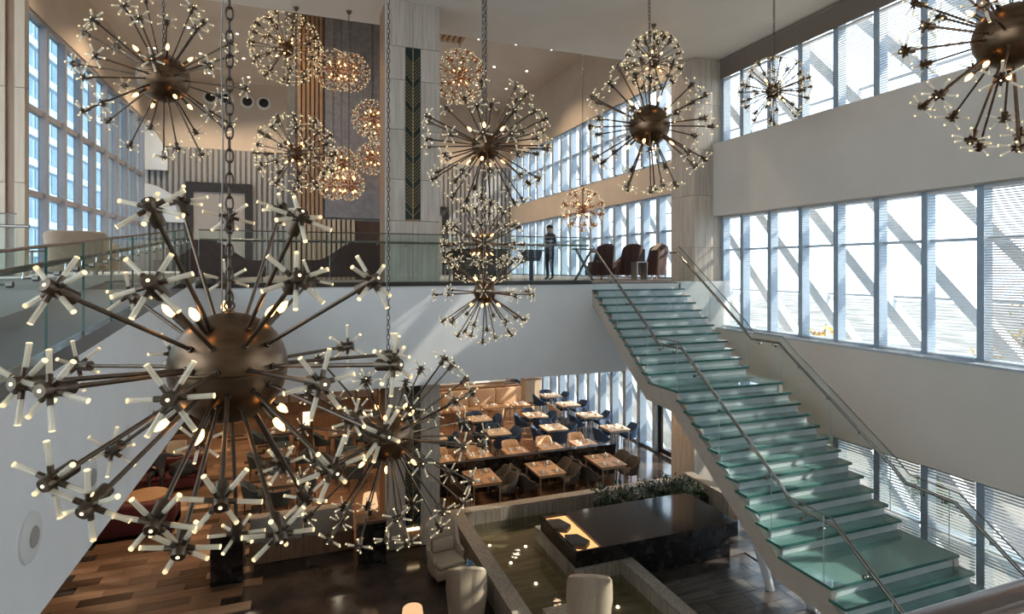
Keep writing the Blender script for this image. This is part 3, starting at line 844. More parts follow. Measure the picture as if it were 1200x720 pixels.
def link_shape(mb, c, flip, w, h, r, n=8):
    pts = []
    for i in range(n):
        a = 2 * PI * i / n
        u, z = math.cos(a) * w, math.sin(a) * h
        pts.append((c[0] + (u if flip else 0), c[1] + (0 if flip else u), c[2] + z))
    return mb.tube(pts, r, 5, closed=True)
LINK = [link_shape(MB(), (0, 0, 0), f, 0.018, 0.038, 0.0058, 12).mesh('chain_link', 'chain_metal', 0) for f in (True, False)]
RINGS = [(57, 6), (27, 9), (1, 9), (-25, 9), (-54, 6), (-86, 1)]
def chandelier(label, loc, reach, rs, near=False, arms=None, seed=1, cord=0.03, hs=1.0, rings=RINGS, big_chain=False, group=None, body='bronze', metal='bronze_dark'):
    rg = random.Random(seed)
    t = thing('starburst_chandelier', label, 'chandelier', loc, 0, group)
    n, k = (40, 24) if near else (24, 14)
    bd = MB().sphere((0, 0, 0), rs, n, k).obj('globe', body, t, 0)
    MB().lathe([(rs * 1.0, -0.012 * rs / 0.3), (rs * 1.012, -0.006 * rs / 0.3), (rs * 1.012, 0.006 * rs / 0.3), (rs * 1.0, 0.012 * rs / 0.3)], n).obj('seam_band', body, bd, 0)
    if arms is None:
        arms = []
        for el, cnt in rings:
            off = rg.random() * 360
            for i in range(cnt):
                arms.append((off + 360 * i / cnt + rg.uniform(-7, 7), el + rg.uniform(-4, 4)))
    ar = 0.0105 * (1.0 if near else 1.0)
    L = reach - 0.085 * hs
    arm_me = MB().lathe([(0.017, rs * 0.985), (0.017, rs + 0.012), (ar, rs + 0.014), (ar, L + 0.01)], 8).mesh('arm', metal, 40)
    for az, el in arms:
        dv = Vector((math.cos(R(az)) * math.cos(R(el)), math.sin(R(az)) * math.cos(R(el)), math.sin(R(el))))
        a = link('arm', arm_me, t)
        q = dv.to_track_quat('Z', 'Y')
        a.rotation_mode = 'QUATERNION'
        a.rotation_quaternion = q
        sp_ = rg.random() * 6.28
        h = link('socket', HEADS[metal], a, (0, 0, L), (0, 0, sp_))
        h.scale = (hs, hs, hs)
        if near:
            for k in range(6):
                o = link('crystal_rod', ROD, a)
                mt = Matrix.Translation((0, 0, L)) @ Matrix.Rotation(sp_, 4, 'Z') @ Matrix.Scale(hs, 4) @ rod_matrix(k)
                o.matrix_basis = mt
        else:
            o = link('crystal_rods', RODS, a, (0, 0, L), (0, 0, sp_)); o.scale = (hs, hs, hs)
    # candle bulbs
    nb = 5
    for el in (46, -42):
        off = rg.random() * 360
        for i in range(nb if near else 4):
            az = off + 360 * i / (nb if near else 4)
            dv = Vector((math.cos(R(az)) * math.cos(R(el)), math.sin(R(az)) * math.cos(R(el)), math.sin(R(el))))
            s = link('bulb_socket', BS, t, tuple(dv * rs * 0.97))
            s.rotation_mode = 'QUATERNION'; s.rotation_quaternion = dv.to_track_quat('Z', 'Y')
            link('bulb', BB, s)
    # hanging: ring, chain, cord, canopy
    top = (C1 if loc[1] < 15.5 else C2) - loc[2]
    MB().lathe([(0.03, rs - 0.004), (0.03, rs + 0.006), (0.012, rs + 0.01), (0.012, rs + 0.02)], 12).obj('top_cap', body, t, 40)
    ringpts = [(0.024 * math.cos(2 * PI * i / 14), 0, rs + 0.035 + 0.024 * math.sin(2 * PI * i / 14)) for i in range(14)]
    MB().tube(ringpts, 0.006, 6, closed=True).obj('hanging_ring', 'chain_metal', t, 0)
    z = rs + 0.075
    f = 0
    if big_chain:
        while z < rs + 1.95:
            link('chain_link', LINK[f % 2], t, (0, 0, z)); z += 0.064; f += 1
    mb = MB()
    sc = 1.0 if loc[1] < 9 else 1.25
    while z < top - 0.03:
        link_shape(mb, (0, 0, z), f % 2 == 0, 0.016 * sc, 0.034 * sc, 0.0052 * sc, 8); z += 0.0575 * sc; f += 1
    o = mb.obj('chain', 'chain_metal', t, 0); o['kind'] = 'stuff'
    pts = []
    m_ = 14
    for i in range(m_ + 1):
        u = i / m_
        pts.append((-cord - 0.008 * math.sin(u * 40), 0.005 * math.sin(u * 31), rs * 0.9 + (top - rs * 0.9 - 0.02) * u))
    MB().tube(pts, 0.0042, 6).obj('power_cord', 'cord', t, 0)
    MB().lathe([(0.02, top - 0.09), (0.05, top - 0.06), (0.07, top - 0.015), (0.07, top - 0.001)], 16).obj('ceiling_canopy', 'bronze_dark', t, 40)
    return t
BIG_ARMS = [(-125, 26), (-101, 27), (131, 21), (-126, 6), (-119, 5), (146, -2), (115, -2), (-95, 3), (-120, -14), (-113, -20), (141, -32), (-100, -25),
            (-96, -34), (-86, -21), (86, -77), (-71, -36), (41, -60), (-60, -19), (-65, 3), (-41, 4), (23, -2), (49, -1), (-44, -14), (40, -29), (-111, 50),
            (129, 63), (96, 56), (60, 61), (-59, 48), (-68, 28), (62, 26), (-42, 27), (97, 26), (108, -36), (69, -48), (86, -2)]
E_ARMS = [(az, el) for az in (-30, 5, -75) for el in (-8, 20, -35)] + [(az, 55) for az in range(0, 360, 60)] + [(90, 38), (67, 32), (179, -3), (168, -10), (70, 7), (45, 3), (178, -34), (73, -18), (58, -26), (178, -62), (50, -52), (32, -30), (-155, -33), (-142, -74), (24, -44), (-160, -2)]
D_ARMS = [(169, 60), (-161, 27), (143, 30), (124, 30), (-168, -2), (179, -6), (112, 2), (168, -31), (112, -26), (92, -13), (76, -32), (174, -69), (127, -70), (-37, -89), (44, -67), (-89, -71), (-19, -66), (39, -30), (-63, -44), (-84, -34), (-16, -30), (11, -2), (-13, 1), (-76, -6), (7, 28), (-74, 13), (-5, 43), (-103, -4), (-138, 0), (88, 65), (-123, 25), (-18, 69), (158, 83), (77, 2), (-123, -33)]
C_ARMS = [(148, 75), (-101, 26), (-92, 18), (-118, 16), (165, 30), (-115, -6), (165, 8), (-125, -17), (126, 5), (136, 31), (-118, -32), (-140, -35), (141, -25), (110, -24), (132, -46), (-79, -74), (-63, -62), (-24, -63), (77, -25), (-48, -31), (49, -18), (52, -22), (61, 5), (-25, -8), (-54, -3), (69, 29), (39, 32), (-37, 18), (-61, 19), (-60, 36), (45, 59), (97, 59), (-85, -6)]
F_ARMS = [(114, 84), (-63, 52), (-21, 52), (19, 53), (-84, 17), (-61, 21), (-16, 25), (-56, 5), (-63, -2), (32, 22), (-8, 3), (-46, -8), (17, 0), (-42, -33), (20, -29), (-73, -33), (-80, -17), (-12, -55), (21, -55), (46, -34), (65, -54), (-115, -59), (-104, -31), (85, -32), (102, -51), (-166, -55), (106, -25), (-130, -31), (127, -18), (-175, -34), (111, -3), (-144, -17), (141, 3), (-163, -2), (148, 24), (-170, 19), (129, 42), (-137, -2), (111, 57), (-115, 20), (64, 53), (-110, -2), (-88, -2)]
B_ARMS = [(-141, -44), (-118, -45), (-99, -38), (-85, -45), (-23, -60), (-69, -25), (-8, -44), (147, -60), (106, -58), (-94, -23), (55, -58), (-83, 3), (31, -35), (-53, -13), (-60, 6), (5, -12), (177, -43), (151, -27), (130, -53), (-44, 52), (27, 36), (58, 30), (70, 20), (19, 26), (-41, 29), (-59, 28), (52, -2), (-87, 28), (29, -3), (5, -6), (99, 22), (169, 50), (-114, 28), (140, 0), (-134, 3), (154, -29), (115, 11), (-151, 34), (-112, 43)]
chandelier('huge bronze starburst chandelier with lit rods beside the glass ramp, showing its seam', (-0.35, 3.44, 6.22), 1.03, 0.295, True, BIG_ARMS, 3, 0.035, 1.0, big_chain=True)
chandelier('bronze starburst chandelier hanging low before the lamp on black pedestal', (0.98, 6.78, 4.79), 1.22, 0.28, True, B_ARMS, 11, 0.02, 0.95)
chandelier('bronze starburst chandelier hanging before the left window wall', (-1.65, 8.61, 9.23), 1.12, 0.31, False, C_ARMS, 21, 0.02, 0.85, big_chain=False)
chandelier('large bronze globe chandelier before the stone column and tan wall band', (4.80, 7.18, 8.84), 0.97, 0.295, False, D_ARMS, 31, 0.02, 0.88)
chandelier('reddish bronze chandelier hanging before the high blinds at the ceiling', (6.04, 3.31, 8.85), 1.10, 0.29, True, E_ARMS, 41, 0.02, 1.0, metal='bronze')
chandelier('warm lit chandelier with long thin arms next to the stone pillar', (2.56, 8.00, 8.54), 0.97, 0.21, False, F_ARMS, 51, 0.02, 0.82)
chandelier('chandelier hanging before the mezzanine glass railing, above another one', (3.69, 11.75, 7.26), 0.88, 0.15, False, None, 61, 0.02, 1.0)
chandelier('lowest chandelier before the white mezzanine face, arms in tidy rings', (3.09, 9.73, 6.33), 0.90, 0.195, False, None, 71, 0.02, 0.8, rings=[(40, 8), (0, 9), (-32, 10), (-56, 7), (-88, 1)])
chandelier('round chandelier high before the beige wall diffusers and brown slats', (-0.34, 17.72, 13.06), 0.98, 0.20, False, None, 81, 0.03, 1.35)
chandelier('airy chandelier hanging before the brown wooden slats at ribbed wall height', (-0.06, 15.17, 9.59), 0.95, 0.18, False, None, 91, 0.03, 1.3)
SM = [(50, 6), (18, 8), (-14, 8), (-48, 6), (84, 1), (-86, 1)]
chandelier('small glowing chandelier high before the grey panel, beside the wooden slats', (0.98, 17.23, 12.43), 0.56, 0.12, False, None, 101, 0.03, 0.9, rings=SM, body='copper', metal='copper')
chandelier('small glowing chandelier topmost before the grey panel, under its canopy', (1.49, 18.22, 12.75), 0.56, 0.12, False, None, 102, 0.03, 0.9, rings=SM, body='copper', metal='copper')
chandelier('small glowing chandelier before the grey panel next to the stone pillar', (1.91, 16.35, 10.90), 0.52, 0.11, False, None, 103, 0.03, 0.85, rings=SM, body='copper', metal='copper')
chandelier('small bright chandelier behind another one near the pillar edge', (2.36, 17.81, 11.03), 0.52, 0.11, False, None, 104, 0.03, 0.85, rings=SM, body='copper', metal='copper')
chandelier('small chandelier halfway down the grey panel above a touching pair', (1.29, 19.30, 10.14), 0.51, 0.11, False, None, 105, 0.03, 0.85, rings=SM, body='copper', metal='copper')
chandelier('small chandelier of a touching pair at panel foot, beside wooden slats', (0.88, 16.30, 9.04), 0.41, 0.10, False, None, 106, 0.03, 0.75, rings=SM, body='copper', metal='copper')
chandelier('small chandelier of a touching pair at panel foot, away from slats', (1.18, 14.92, 8.84), 0.37, 0.10, False, None, 107, 0.03, 0.65, rings=SM, body='copper', metal='copper')
chandelier('small chandelier low beside the pillar edge before the grey panel', (2.24, 18.90, 10.29), 0.51, 0.11, False, None, 108, 0.03, 0.85, rings=SM, body='copper', metal='copper')
chandelier('chandelier under the brown ceiling slats, partly hidden by the stone pillar', (5.52, 20.35, 13.75), 0.93, 0.18, False, None, 111, 0.03, 1.4, body='copper', metal='copper')
chandelier('small warm chandelier before the tan wall band above the lounge chairs', (10.18, 19.69, 9.00), 0.80, 0.16, False, None, 121, 0.03, 1.35, rings=SM, body='copper', metal='copper')
chandelier('small silvery unlit looking chandelier behind the large globe chandelier', (8.79, 12.95, 12.20), 0.74, 0.15, False, None, 131, 0.03, 1.15, rings=SM + [(65, 6)])
chandelier('small dark chandelier hanging before the high blinds next to stone column', (9.76, 9.82, 10.64), 0.72, 0.165, False, None, 141, 0.03, 0.85, rings=SM + [(2, 8)], body='bronze_dark')

# ------------------------------------------------------------------ ground floor pieces
# wooden planks, laid across the walk
pl_me = {m: MB().mm(0, 0.942, 0, 0.292, -0.02, 0.012).mesh('plank', m) for m in ('plank', 'plank_dark', 'plank_light')}
fl = [o for o in COL.objects if o.name == 'floor'][0]
rp = random.Random(5)
cnt = 0
y = 8.6
row = 0
while y < 26.5:
    x = -7.6 + (row * 0.37) % 0.95
    while x < -0.95:
        vis = x > -1.0 - 0.36 * y and x > -5.2
        if vis and x + 0.95 < -0.7:
            u = rp.random()
            o = link('plank', pl_me['plank_dark' if u < 0.10 else 'plank_light' if u < 0.17 else 'plank'], fl, (x, y, 0))
            cnt += 1
        x += 0.95
    y += 0.3; row += 1
# grey floor tiles by the stairs
ti_me = MB().mm(0, 0.892, 0, 0.442, -0.02, 0.006).mesh('floor_tile', 'tile')
y = 4.6; row = 0
while y < 14.0:
    x = 6.8 + (0.45 if row % 2 else 0.0)
    while x < 11.9:
        if not (5.3 < x + 0.5 < 9.7 and 10.3 < y + 0.2): link('floor_tile', ti_me, fl, (x, y, 0))
        x += 0.9
    y += 0.45; row += 1
# pool with stone parapets
WZ = 0.2
def parapet(label, x0, x1, y0, y1, h=0.55, along='x'):
    o = B(x0 + 0.02, x1 - 0.02, y0 + 0.02, y1 - 0.02, 0, h - 0.05).obj('stone_parapet', 'stone_brown')
    tag(o, label, 'parapet')
    B(x0, x1, y0, y1, h - 0.05, h).obj('coping', 'parapet_stone', o)
    a, b = (x0, x1) if along == 'x' else (y0, y1)
    n = max(1, round((b - a) / 0.22))
    st_ = (b - a) / n
    fm = {}
    for k in range(n):
        p = a + k * st_
        for s in (0, 1):
            if along == 'x':
                yy = (y0, y0 + 0.02) if s == 0 else (y1 - 0.02, y1)
                B(p + 0.003, p + st_ - 0.003, yy[0], yy[1], 0.0, h - 0.052).obj('stone_panel', 'parapet_stone', o)
            else:
                xx = (x0, x0 + 0.02) if s == 0 else (x1 - 0.02, x1)
                B(xx[0], xx[1], p + 0.003, p + st_ - 0.003, 0.0, h - 0.052).obj('stone_panel', 'parapet_stone', o)
    return o
parapet('stone parapet between the pool and the restaurant tables', 3.6, 11.2, 14.12, 14.42, 0.55, 'x')
parapet('long stone parapet between the wing chairs and the pool', 3.6, 3.93, 6.9, 14.11, 0.55, 'y')
parapet('stone platform in the pool below the single wing chair', 4.2, 5.3, 7.0, 9.72, 0.50, 'y')
parapet('stone ledge carrying the black marble block', 5.37, 6.76, 10.76, 11.1, 0.50, 'x')
parapet('stone ledge along the lit edge of the marble block', 5.37, 5.65, 11.11, 12.9, 0.50, 'y')
parapet('stone parapet between the pool and the grey floor tiles', 6.48, 6.77, 7.2, 10.75, 0.50, 'y')
parapet('stone parapet at the planter end below the stairs', 10.6, 10.9, 12.2, 14.11, 0.75, 'y')
struct(B(3.93, 6.48, 7.2, 14.12, -0.02, 0.012).obj('floor_pool', 'pool_bottom'), 'brown stone bottom of the pool')
struct(B(6.48, 10.6, 12.62, 14.12, -0.02, 0.012).obj('floor_pool', 'pool_bottom'))
o = B(3.935, 6.475, 9.73, 14.115, WZ - 0.006, WZ).obj('pool_water', 'water'); tag(o, 'shallow clear pool water beside the wing chairs', 'water')
o = B(5.31, 6.475, 7.2, 9.72, WZ - 0.006, WZ).obj('pool_water', 'water'); tag(o, 'narrow strip of pool water beside the grey tiles', 'water')
for k, (x, y) in enumerate(((4.35, 13.3), (4.55, 12.35), (4.75, 11.35), (5.05, 10.1), (5.95, 10.0), (5.15, 12.95))):
    o = MB().lathe([(0.03, 0), (0.03, 0.02), (0.02, 0.026)], 12).obj('pool_light', 'pool_led', None, None, (x, y, 0.012))
    tag(o, 'tiny round glowing light set in the pool bottom', 'light', 'pool lights')
# black marble block
bl = thing('marble_block', 'black marble block with a lit amber tray at one end', 'plinth', (7.5, 11.7, 0))
B(-0.70, 2.0, -0.80, 0.85, 0.0, 0.52).obj('base', 'black_stone', bl)
bt = B(-1.47, 2.1, -0.95, 0.92, 0.52, 0.85).obj('slab', 'black_stone', bl)
B(-2.1, -1.47, -0.95, 0.92, 0.52, 0.78).obj('tray', 'black_stone', bl)
B(-2.1, -2.04, -0.95, 0.92, 0.78, 0.85).obj('tray_rim', 'black_stone', bl)
B(-2.04, -1.47, -0.95, -0.90, 0.78, 0.85).obj('tray_rim', 'black_stone', bl)
B(-2.04, -1.47, 0.87, 0.92, 0.78, 0.85).obj('tray_rim', 'black_stone', bl)
B(-2.04, -1.47, -0.90, 0.87, 0.78, 0.79).obj('light_panel', 'strip_light', bl)
for label, y0, sx in (('flat dark rock on the lit tray near the block corner', -0.72, 0.0), ('flat dark rock on the lit tray at its far end', 0.12, -0.04)):
    mb = MB().prism([(-0.27, 0.05), (-0.02, -0.10), (0.17, 0.08), (0.06, 0.46), (-0.22, 0.52), (-0.28, 0.3)], 'z', 0, 0.09)
    tag(mb.obj('flat_rock', 'rock', None, None, (5.72 + sx, 11.7 + y0, 0.79)), label, 'rock')
# planter hedge
hd = thing('planter_hedge', 'low dark green leafy hedge beside the black marble block', 'hedge', (9.0, 13.4, 0.012))
B(-1.6, 1.55, -0.45, 0.3, 0, 0.5).obj('soil_bed', 'soil', hd)
lm = MB()
for k in range(3600):
    px_, py_ = rnd.uniform(-1.6, 1.48), rnd.uniform(-0.5, 0.42)
    hz = 0.40 + 0.62 * rnd.random() ** 1.3 * (0.62 + 0.38 * math.sin(px_ * 6.1 + 3 * py_) * math.cos(px_ * 2.3 + 1)) 
    a = rnd.random() * 6.28; tl = rnd.uniform(-0.3, 1.1); s_ = rnd.uniform(0.08, 0.17)
    u = Vector((math.cos(a) * math.cos(tl), math.sin(a) * math.cos(tl), math.sin(tl)))
    w = Vector((-math.sin(a), math.cos(a), 0)) * s_ * 0.24
    p = Vector((px_, py_, hz))
    lm.add([p, p + u * s_ * 0.5 + w, p + u * s_, p + u * s_ * 0.5 - w], [(0, 1, 2, 3)])
o = lm.obj('leaves', 'leaf', hd); o['kind'] = 'stuff'

# ------------------------------------------------------------------ seats
def shell(mb, rx, ry, th, T, z0, hf, flare=0.06, e=0.75, n=22, lean=0.0):
    """curved seat back around +Y; opens to -Y"""
    ring = []
    for i in range(n + 1):
        t = -T + 2 * T * i / n
        sx, cy = math.sin(t), math.cos(t)
        x = math.copysign(abs(sx) ** e, sx); y = math.copysign(abs(cy) ** e, cy)
        h = hf(abs(t) / T)
        f = 1 + flare * (h - z0)
        f0 = 0.92
        ly = lean * (h - z0)
        ro, ri = 1.0, 1.0 - th / min(rx, ry)
        ring.append([(x * rx * f0, y * ry * f0, z0), (x * rx * f, y * ry * f + ly, h - th * 0.4), (x * rx * f * (1 + ri) / 2, y * ry * f * (1 + ri) / 2 + ly, h), (x * rx * f * ri, y * ry * f * ri + ly, h - th * 0.4), (x * rx * f0 * ri, y * ry * f0 * ri, z0)])
    vs = [p for r in ring for p in r]
    fs = []
    for i in range(n):
        for j in range(5):
            a, b = i * 5 + j, i * 5 + (j + 1) % 5
            fs.append((a, a + 5, b + 5, b))
    fs.append((0, 1, 2, 3, 4)); fs.append(tuple(n * 5 + j for j in (4, 3, 2, 1, 0)))
    mb.add(vs, [f[::-1] for f in fs])
    return mb
def smoothstep(t): t = max(0, min(1, t)); return t * t * (3 - 2 * t)
def leg_set(root, w, d, h, mat, r0=0.02, r1=0.013, spl=0.03):
    for sx in (-1, 1):
        for sy in (-1, 1):
            MB().tube([(sx * w, sy * d, h), (sx * (w + spl), sy * (d + spl), 0)], [r0, r1], 8).obj('leg', mat, root, 40)
def dining_chair(name, label, fabric, legs, group, hb=0.84):
    t = thing(name, label, 'chair', (0, 0, 0), 0, group)
    shell(MB(), 0.28, 0.27, 0.05, 1.95, 0.36, lambda u: hb - (hb - 0.60) * smoothstep((u - 0.45) / 0.5), 0.25, lean=0.06).obj('backrest', fabric, t, 60)
    MB().rbox(-0.24, 0.24, -0.27, 0.20, 0.36, 0.47, 0.04).obj('seat', fabric, t, 60)
    leg_set(t, 0.19, 0.19, 0.37, legs)
    return t
def four_top(name, label, w, d, top, group, h=0.75, th=0.04):
    t = thing(name, label, 'table', (0, 0, 0), 0, group)
    B(-w / 2, w / 2, -d / 2, d / 2, h - th, h).obj('table_top', top, t)
    B(-w / 2 + 0.03, w / 2 - 0.03, -d / 2 + 0.03, d / 2 - 0.03, h - th - 0.06, h - th).obj('apron', 'metal_leg', t)
    for sx in (-1, 1):
        for sy in (-1, 1):
            B(sx * (w / 2 - 0.05) - 0.02, sx * (w / 2 - 0.05) + 0.02, sy * (d / 2 - 0.05) - 0.02, sy * (d / 2 - 0.05) + 0.02, 0, h - th - 0.06).obj('leg', 'metal_leg', t)
    return t
napkin_me = MB().prism([(-0.09, 0), (0.09, 0), (0.06, 0.05), (0, 0.075), (-0.06, 0.05)], 'y', -0.03, 0.03).mesh('napkin', 'napkin')
mat_me = MB().rbox(-0.17, 0.17, -0.13, 0.13, 0, 0.008, 0.003, 1).mesh('placemat', 'placemat')
glass_me = MB().lathe([(0.03, 0), (0.005, 0.006), (0.005, 0.07), (0.03, 0.10), (0.036, 0.14), (0.03, 0.19)], 10).mesh('wine_glass', 'table_glass', 0)
jar_me = MB().lathe([(0.03, 0), (0.035, 0.03), (0.03, 0.07), (0.015, 0.09), (0.018, 0.10)], 10).mesh('salt_shaker', 'chrome', 40)
rs_ = random.Random(9)
def set_table(x, y, h, w, d, where, mats=True):
    z = h + 0.0
    for sx in (-1, 1):
        for sy in (-1, 1):
            px_, py_ = x + sx * (w / 2 - 0.2), y + sy * (d / 2 - 0.22)
            if mats:
                tag(link('placemat', mat_me, None, (px_, py_, z), (0, 0, PI / 2)), 'dark brown placemat on the %s' % where, 'placemat', 'placemats on the ' + where)
                tag(link('napkin', napkin_me, None, (px_, py_, z + 0.008), (0, 0, rs_.uniform(-0.4, 0.4) + PI / 2)), 'folded white napkin on a placemat of the %s' % where, 'napkin', 'napkins on the ' + where)
            else:
                tag(link('napkin', napkin_me, None, (px_, py_, z), (0, 0, rs_.uniform(-3, 3))), 'folded white napkin on the %s' % where, 'napkin', 'napkins on the ' + where)
            tag(link('wine_glass', glass_me, None, (x + sx * (w / 2 - 0.33), y + sy * 0.10 + 0.03, z)), 'clear stemmed glass on the %s' % where, 'glass', 'glasses on the ' + where)
    tag(link('salt_shaker', jar_me, None, (x + 0.02, y + 0.02, z)), 'silver shaker on the %s' % where, 'shaker', 'shakers on the ' + where)

# front row before the black partition
g = 'brown chairs at the long front tables'
ch0 = dining_chair('dining_chair', 'grey brown upholstered chair at a long table before the black partition', 'fabric_brown', 'wood_dark', g)
tb0 = four_top('dining_table', 'long wooden dining table before the black partition, beside the leaf pillar', 0.86, 1.18, 'table_wood', 'long front tables')
first = True
fc = True
for x, wh in ((4.95, 'long front table beside the leaf pillar'), (6.95, 'middle long front table'), (9.0, 'long front table toward the glass door')):
    t = tb0 if first else dup(tb0)
    first = False
    t.location = (x, 15.9, 0); t['label'] = 'wooden dining table before the black partition: ' + wh
    set_table(x, 15.9, 0.75, 0.86, 1.18, wh)
    for s in (-1, 1):
        for yy in (-0.3, 0.3):
            c = ch0 if fc else dup(ch0)
            fc = False
            c['label'] = 'brown chair, %s, %s side near the %s' % (wh, 'door' if s > 0 else 'pillar', 'partition' if yy > 0 else 'pool')
            c.location = (x + s * 0.67, 15.9 + yy * 1.02, 0); c.rotation_euler = (0, 0, -s * PI / 2 + rs_.uniform(-0.08, 0.08))
# black partition and its bench
pt = thing('partition', 'low black stone partition between two rows of tables', 'partition', (6.5, 16.7, 0))
B(-3.2, 3.3, -0.08, 0.08, 0, 0.93).obj('panel', 'black_stone', pt)
B(-3.22, 3.32, -0.10, 0.10, 0.93, 0.97).obj('coping', 'black_stone', pt)
bn = thing('banquette', 'tan bench seat behind the low black partition', 'bench', (6.5, 17.1, 0.0))
B(-3.2, 3.1, -0.28, 0.22, 0, 0.38).obj('base', 'wood_dark', bn)
MB().rbox(-3.2, 3.1, -0.28, 0.24, 0.38, 0.48, 0.03).obj('seat', 'fabric_tan', bn, 60)
tc0 = dining_chair('dining_chair', 'tan chair facing the black partition bench across a small table', 'fabric_tan', 'wood_mid', 'tan chairs behind the partition')
tb1 = four_top('dining_table', 'small wooden table right behind the black partition', 0.78, 0.7, 'table_wood', 'small tables behind the partition')
for i, x in enumerate((4.2, 5.45, 6.7, 7.95, 9.2)):
    t = tb1 if i == 0 else dup(tb1)
    wh = '%s small table from the pillar, behind the partition' % ORD[i]
    t.location = (x, 17.75, 0); t['label'] = 'wooden top table, ' + wh
    set_table(x, 17.75, 0.75, 0.78, 0.7, wh, False)
    c = tc0 if i == 0 else dup(tc0)
    c['label'] = 'tan chair at the ' + wh
    c.location = (x + 0.1, 18.42, 0); c.rotation_euler = (0, 0, rs_.uniform(-0.1, 0.1))
# blue chairs and their tables
bc0 = dining_chair('dining_chair', 'navy blue chair with pale legs at a square restaurant table', 'fabric_blue', 'metal_leg', 'navy chairs at the square tables')
tb2 = four_top('dining_table', 'square pale topped table among navy blue chairs', 0.85, 0.85, 'wood_pale', 'square tables among navy chairs')
n_b = 0
for i, (x, y) in enumerate(((9.05, 19.9), (9.1, 21.85), (6.85, 20.05), (6.8, 22.1), (11.2, 19.05), (11.2, 21.1), (11.2, 23.1), (11.2, 24.95), (4.5, 20.2))):
    t = tb2 if i == 0 else dup(tb2)
    wh = ['square table right behind the second row, middle aisle', 'square table of the middle aisle before the banquette', 'square table nearer the pillar behind the second row', 'square table nearer the pillar before the banquette', 'window table first from the glass door', 'window table second from the glass door', 'window table third from the glass door', 'window table beside the host stand', 'square table hidden behind the leaf pillar'][i]
    t.location = (x, y, 0); t['label'] = 'pale topped ' + wh
    set_table(x, y, 0.75, 0.85, 0.85, wh, False)
    for dx, dy, rz in ((-0.6, -0.06, PI / 2), (0.6, -0.05, -PI / 2), (0.03, 0.58, 0.0), (-0.03, -0.6, PI)):
        if i in (4, 5, 6, 7) and dy < -0.5: continue
        if i == 6 and dx < -0.5: continue
        c = bc0 if n_b == 0 else dup(bc0)
        n_b += 1
        c['label'] = 'navy chair, %s, %s side' % (wh, 'window' if dx > 0.5 else 'pillar' if dx < -0.5 else 'buffet' if dy > 0.5 else 'partition')
        c.location = (x + dx, y + dy, 0); c.rotation_euler = (0, 0, rz + rs_.uniform(-0.3, 0.3))
c = dup(tc0, (10.55, 23.05, 0), PI / 2, 'single tan chair among navy chairs by the windows'); del c['group']
# long tan banquette at the back with its tables
bb = thing('banquette', 'long tan banquette with panelled back under the buffet counter', 'bench', (6.6, 25.0, 0))
B(-3.2, 3.2, -0.3, 0.3, 0, 0.36).obj('base', 'wood_mid', bb)
for k in range(5):
    x0 = -3.2 + 1.28 * k
    MB().rbox(x0 + 0.01, x0 + 1.27, -0.34, 0.2, 0.36, 0.48, 0.03).obj('seat_cushion', 'fabric_tan', bb, 60)
    MB().rbox(x0 + 0.01, x0 + 1.27, 0.15, 0.32, 0.48, 1.22, 0.04).obj('back_cushion', 'fabric_tan', bb, 60)
B(-3.2, 3.2, 0.33, 0.6, 0, 1.28).obj('ledge', 'wood_mid', bb)
for i, (x, y) in enumerate(((9.2, 23.85), (7.85, 23.9), (6.5, 23.95), (5.1, 23.95))):
    wh = '%s banquette table from the host stand' % ORD[i]
    t = dup(tb1, (x, y, 0), 0, 'wooden top table, ' + wh, 'tables at the long banquette')
    c = dup(tc0, (x + 0.05, y - 0.7, 0), PI, 'tan chair at the ' + wh, 'tan chairs at the long banquette')
    set_table(x, y, 0.75, 0.78, 0.7, wh, False)
# buffet counter behind
bu = thing('buffet_counter', 'bright buffet counter with white front behind the long banquette', 'counter', (6.6, 28.6, 0))
B(-3.6, 3.4, -0.4, 0.4, 0, 0.9).obj('body', 'wood_pale', bu)
B(-3.7, 3.5, -0.45, 0.45, 0.9, 0.96).obj('worktop', 'paper_white', bu)
cb = thing('tall_cabinet', 'tall pale cabinet with mixed doors behind the buffet counter', 'cabinet', (6.6, 29.8, 0))
B(-3.6, 3.4, -0.15, 0.15, 0, 2.6).obj('body', 'leather_pale', cb)
for k in range(6): B(-3.4 + 1.1 * k, -2.6 + 1.1 * k, -0.18, -0.15, 1.3, 2.4).obj('door', ['paper_white', 'wood_dark', 'wood_pale'][k % 3], cb)
for k in range(9):
    o = MB().lathe([(0.10, 0), (0.14, 0.03), (0.13, 0.16), (0.04, 0.22), (0.02, 0.26)], 12).obj('serving_dish', 'chrome', None, 40, (3.4 + 0.75 * k, 28.55, 0.96))
    tag(o, 'domed silver serving dish on the buffet counter', 'dish', 'serving dishes on the buffet')
# host stand
hs = thing('host_stand', 'wooden host stand with a tilted screen by the restaurant windows', 'stand', (11.1, 27.2, 0), 0.1)
B(-0.45, 0.45, -0.3, 0.3, 0, 1.15).obj('body', 'wood_pale', hs)
B(-0.5, 0.5, -0.34, 0.34, 1.15, 1.2).obj('top', 'wood_mid', hs)
MB().box((0.1, 0, 1.5), (0.6, 0.05, 0.5), Matrix.Rotation(-0.35, 4, 'X')).obj('screen', 'wood_mid', hs)
B(0.05, 0.15, 0, 0.08, 1.2, 1.4).obj('screen_stand', 'metal_leg', hs)

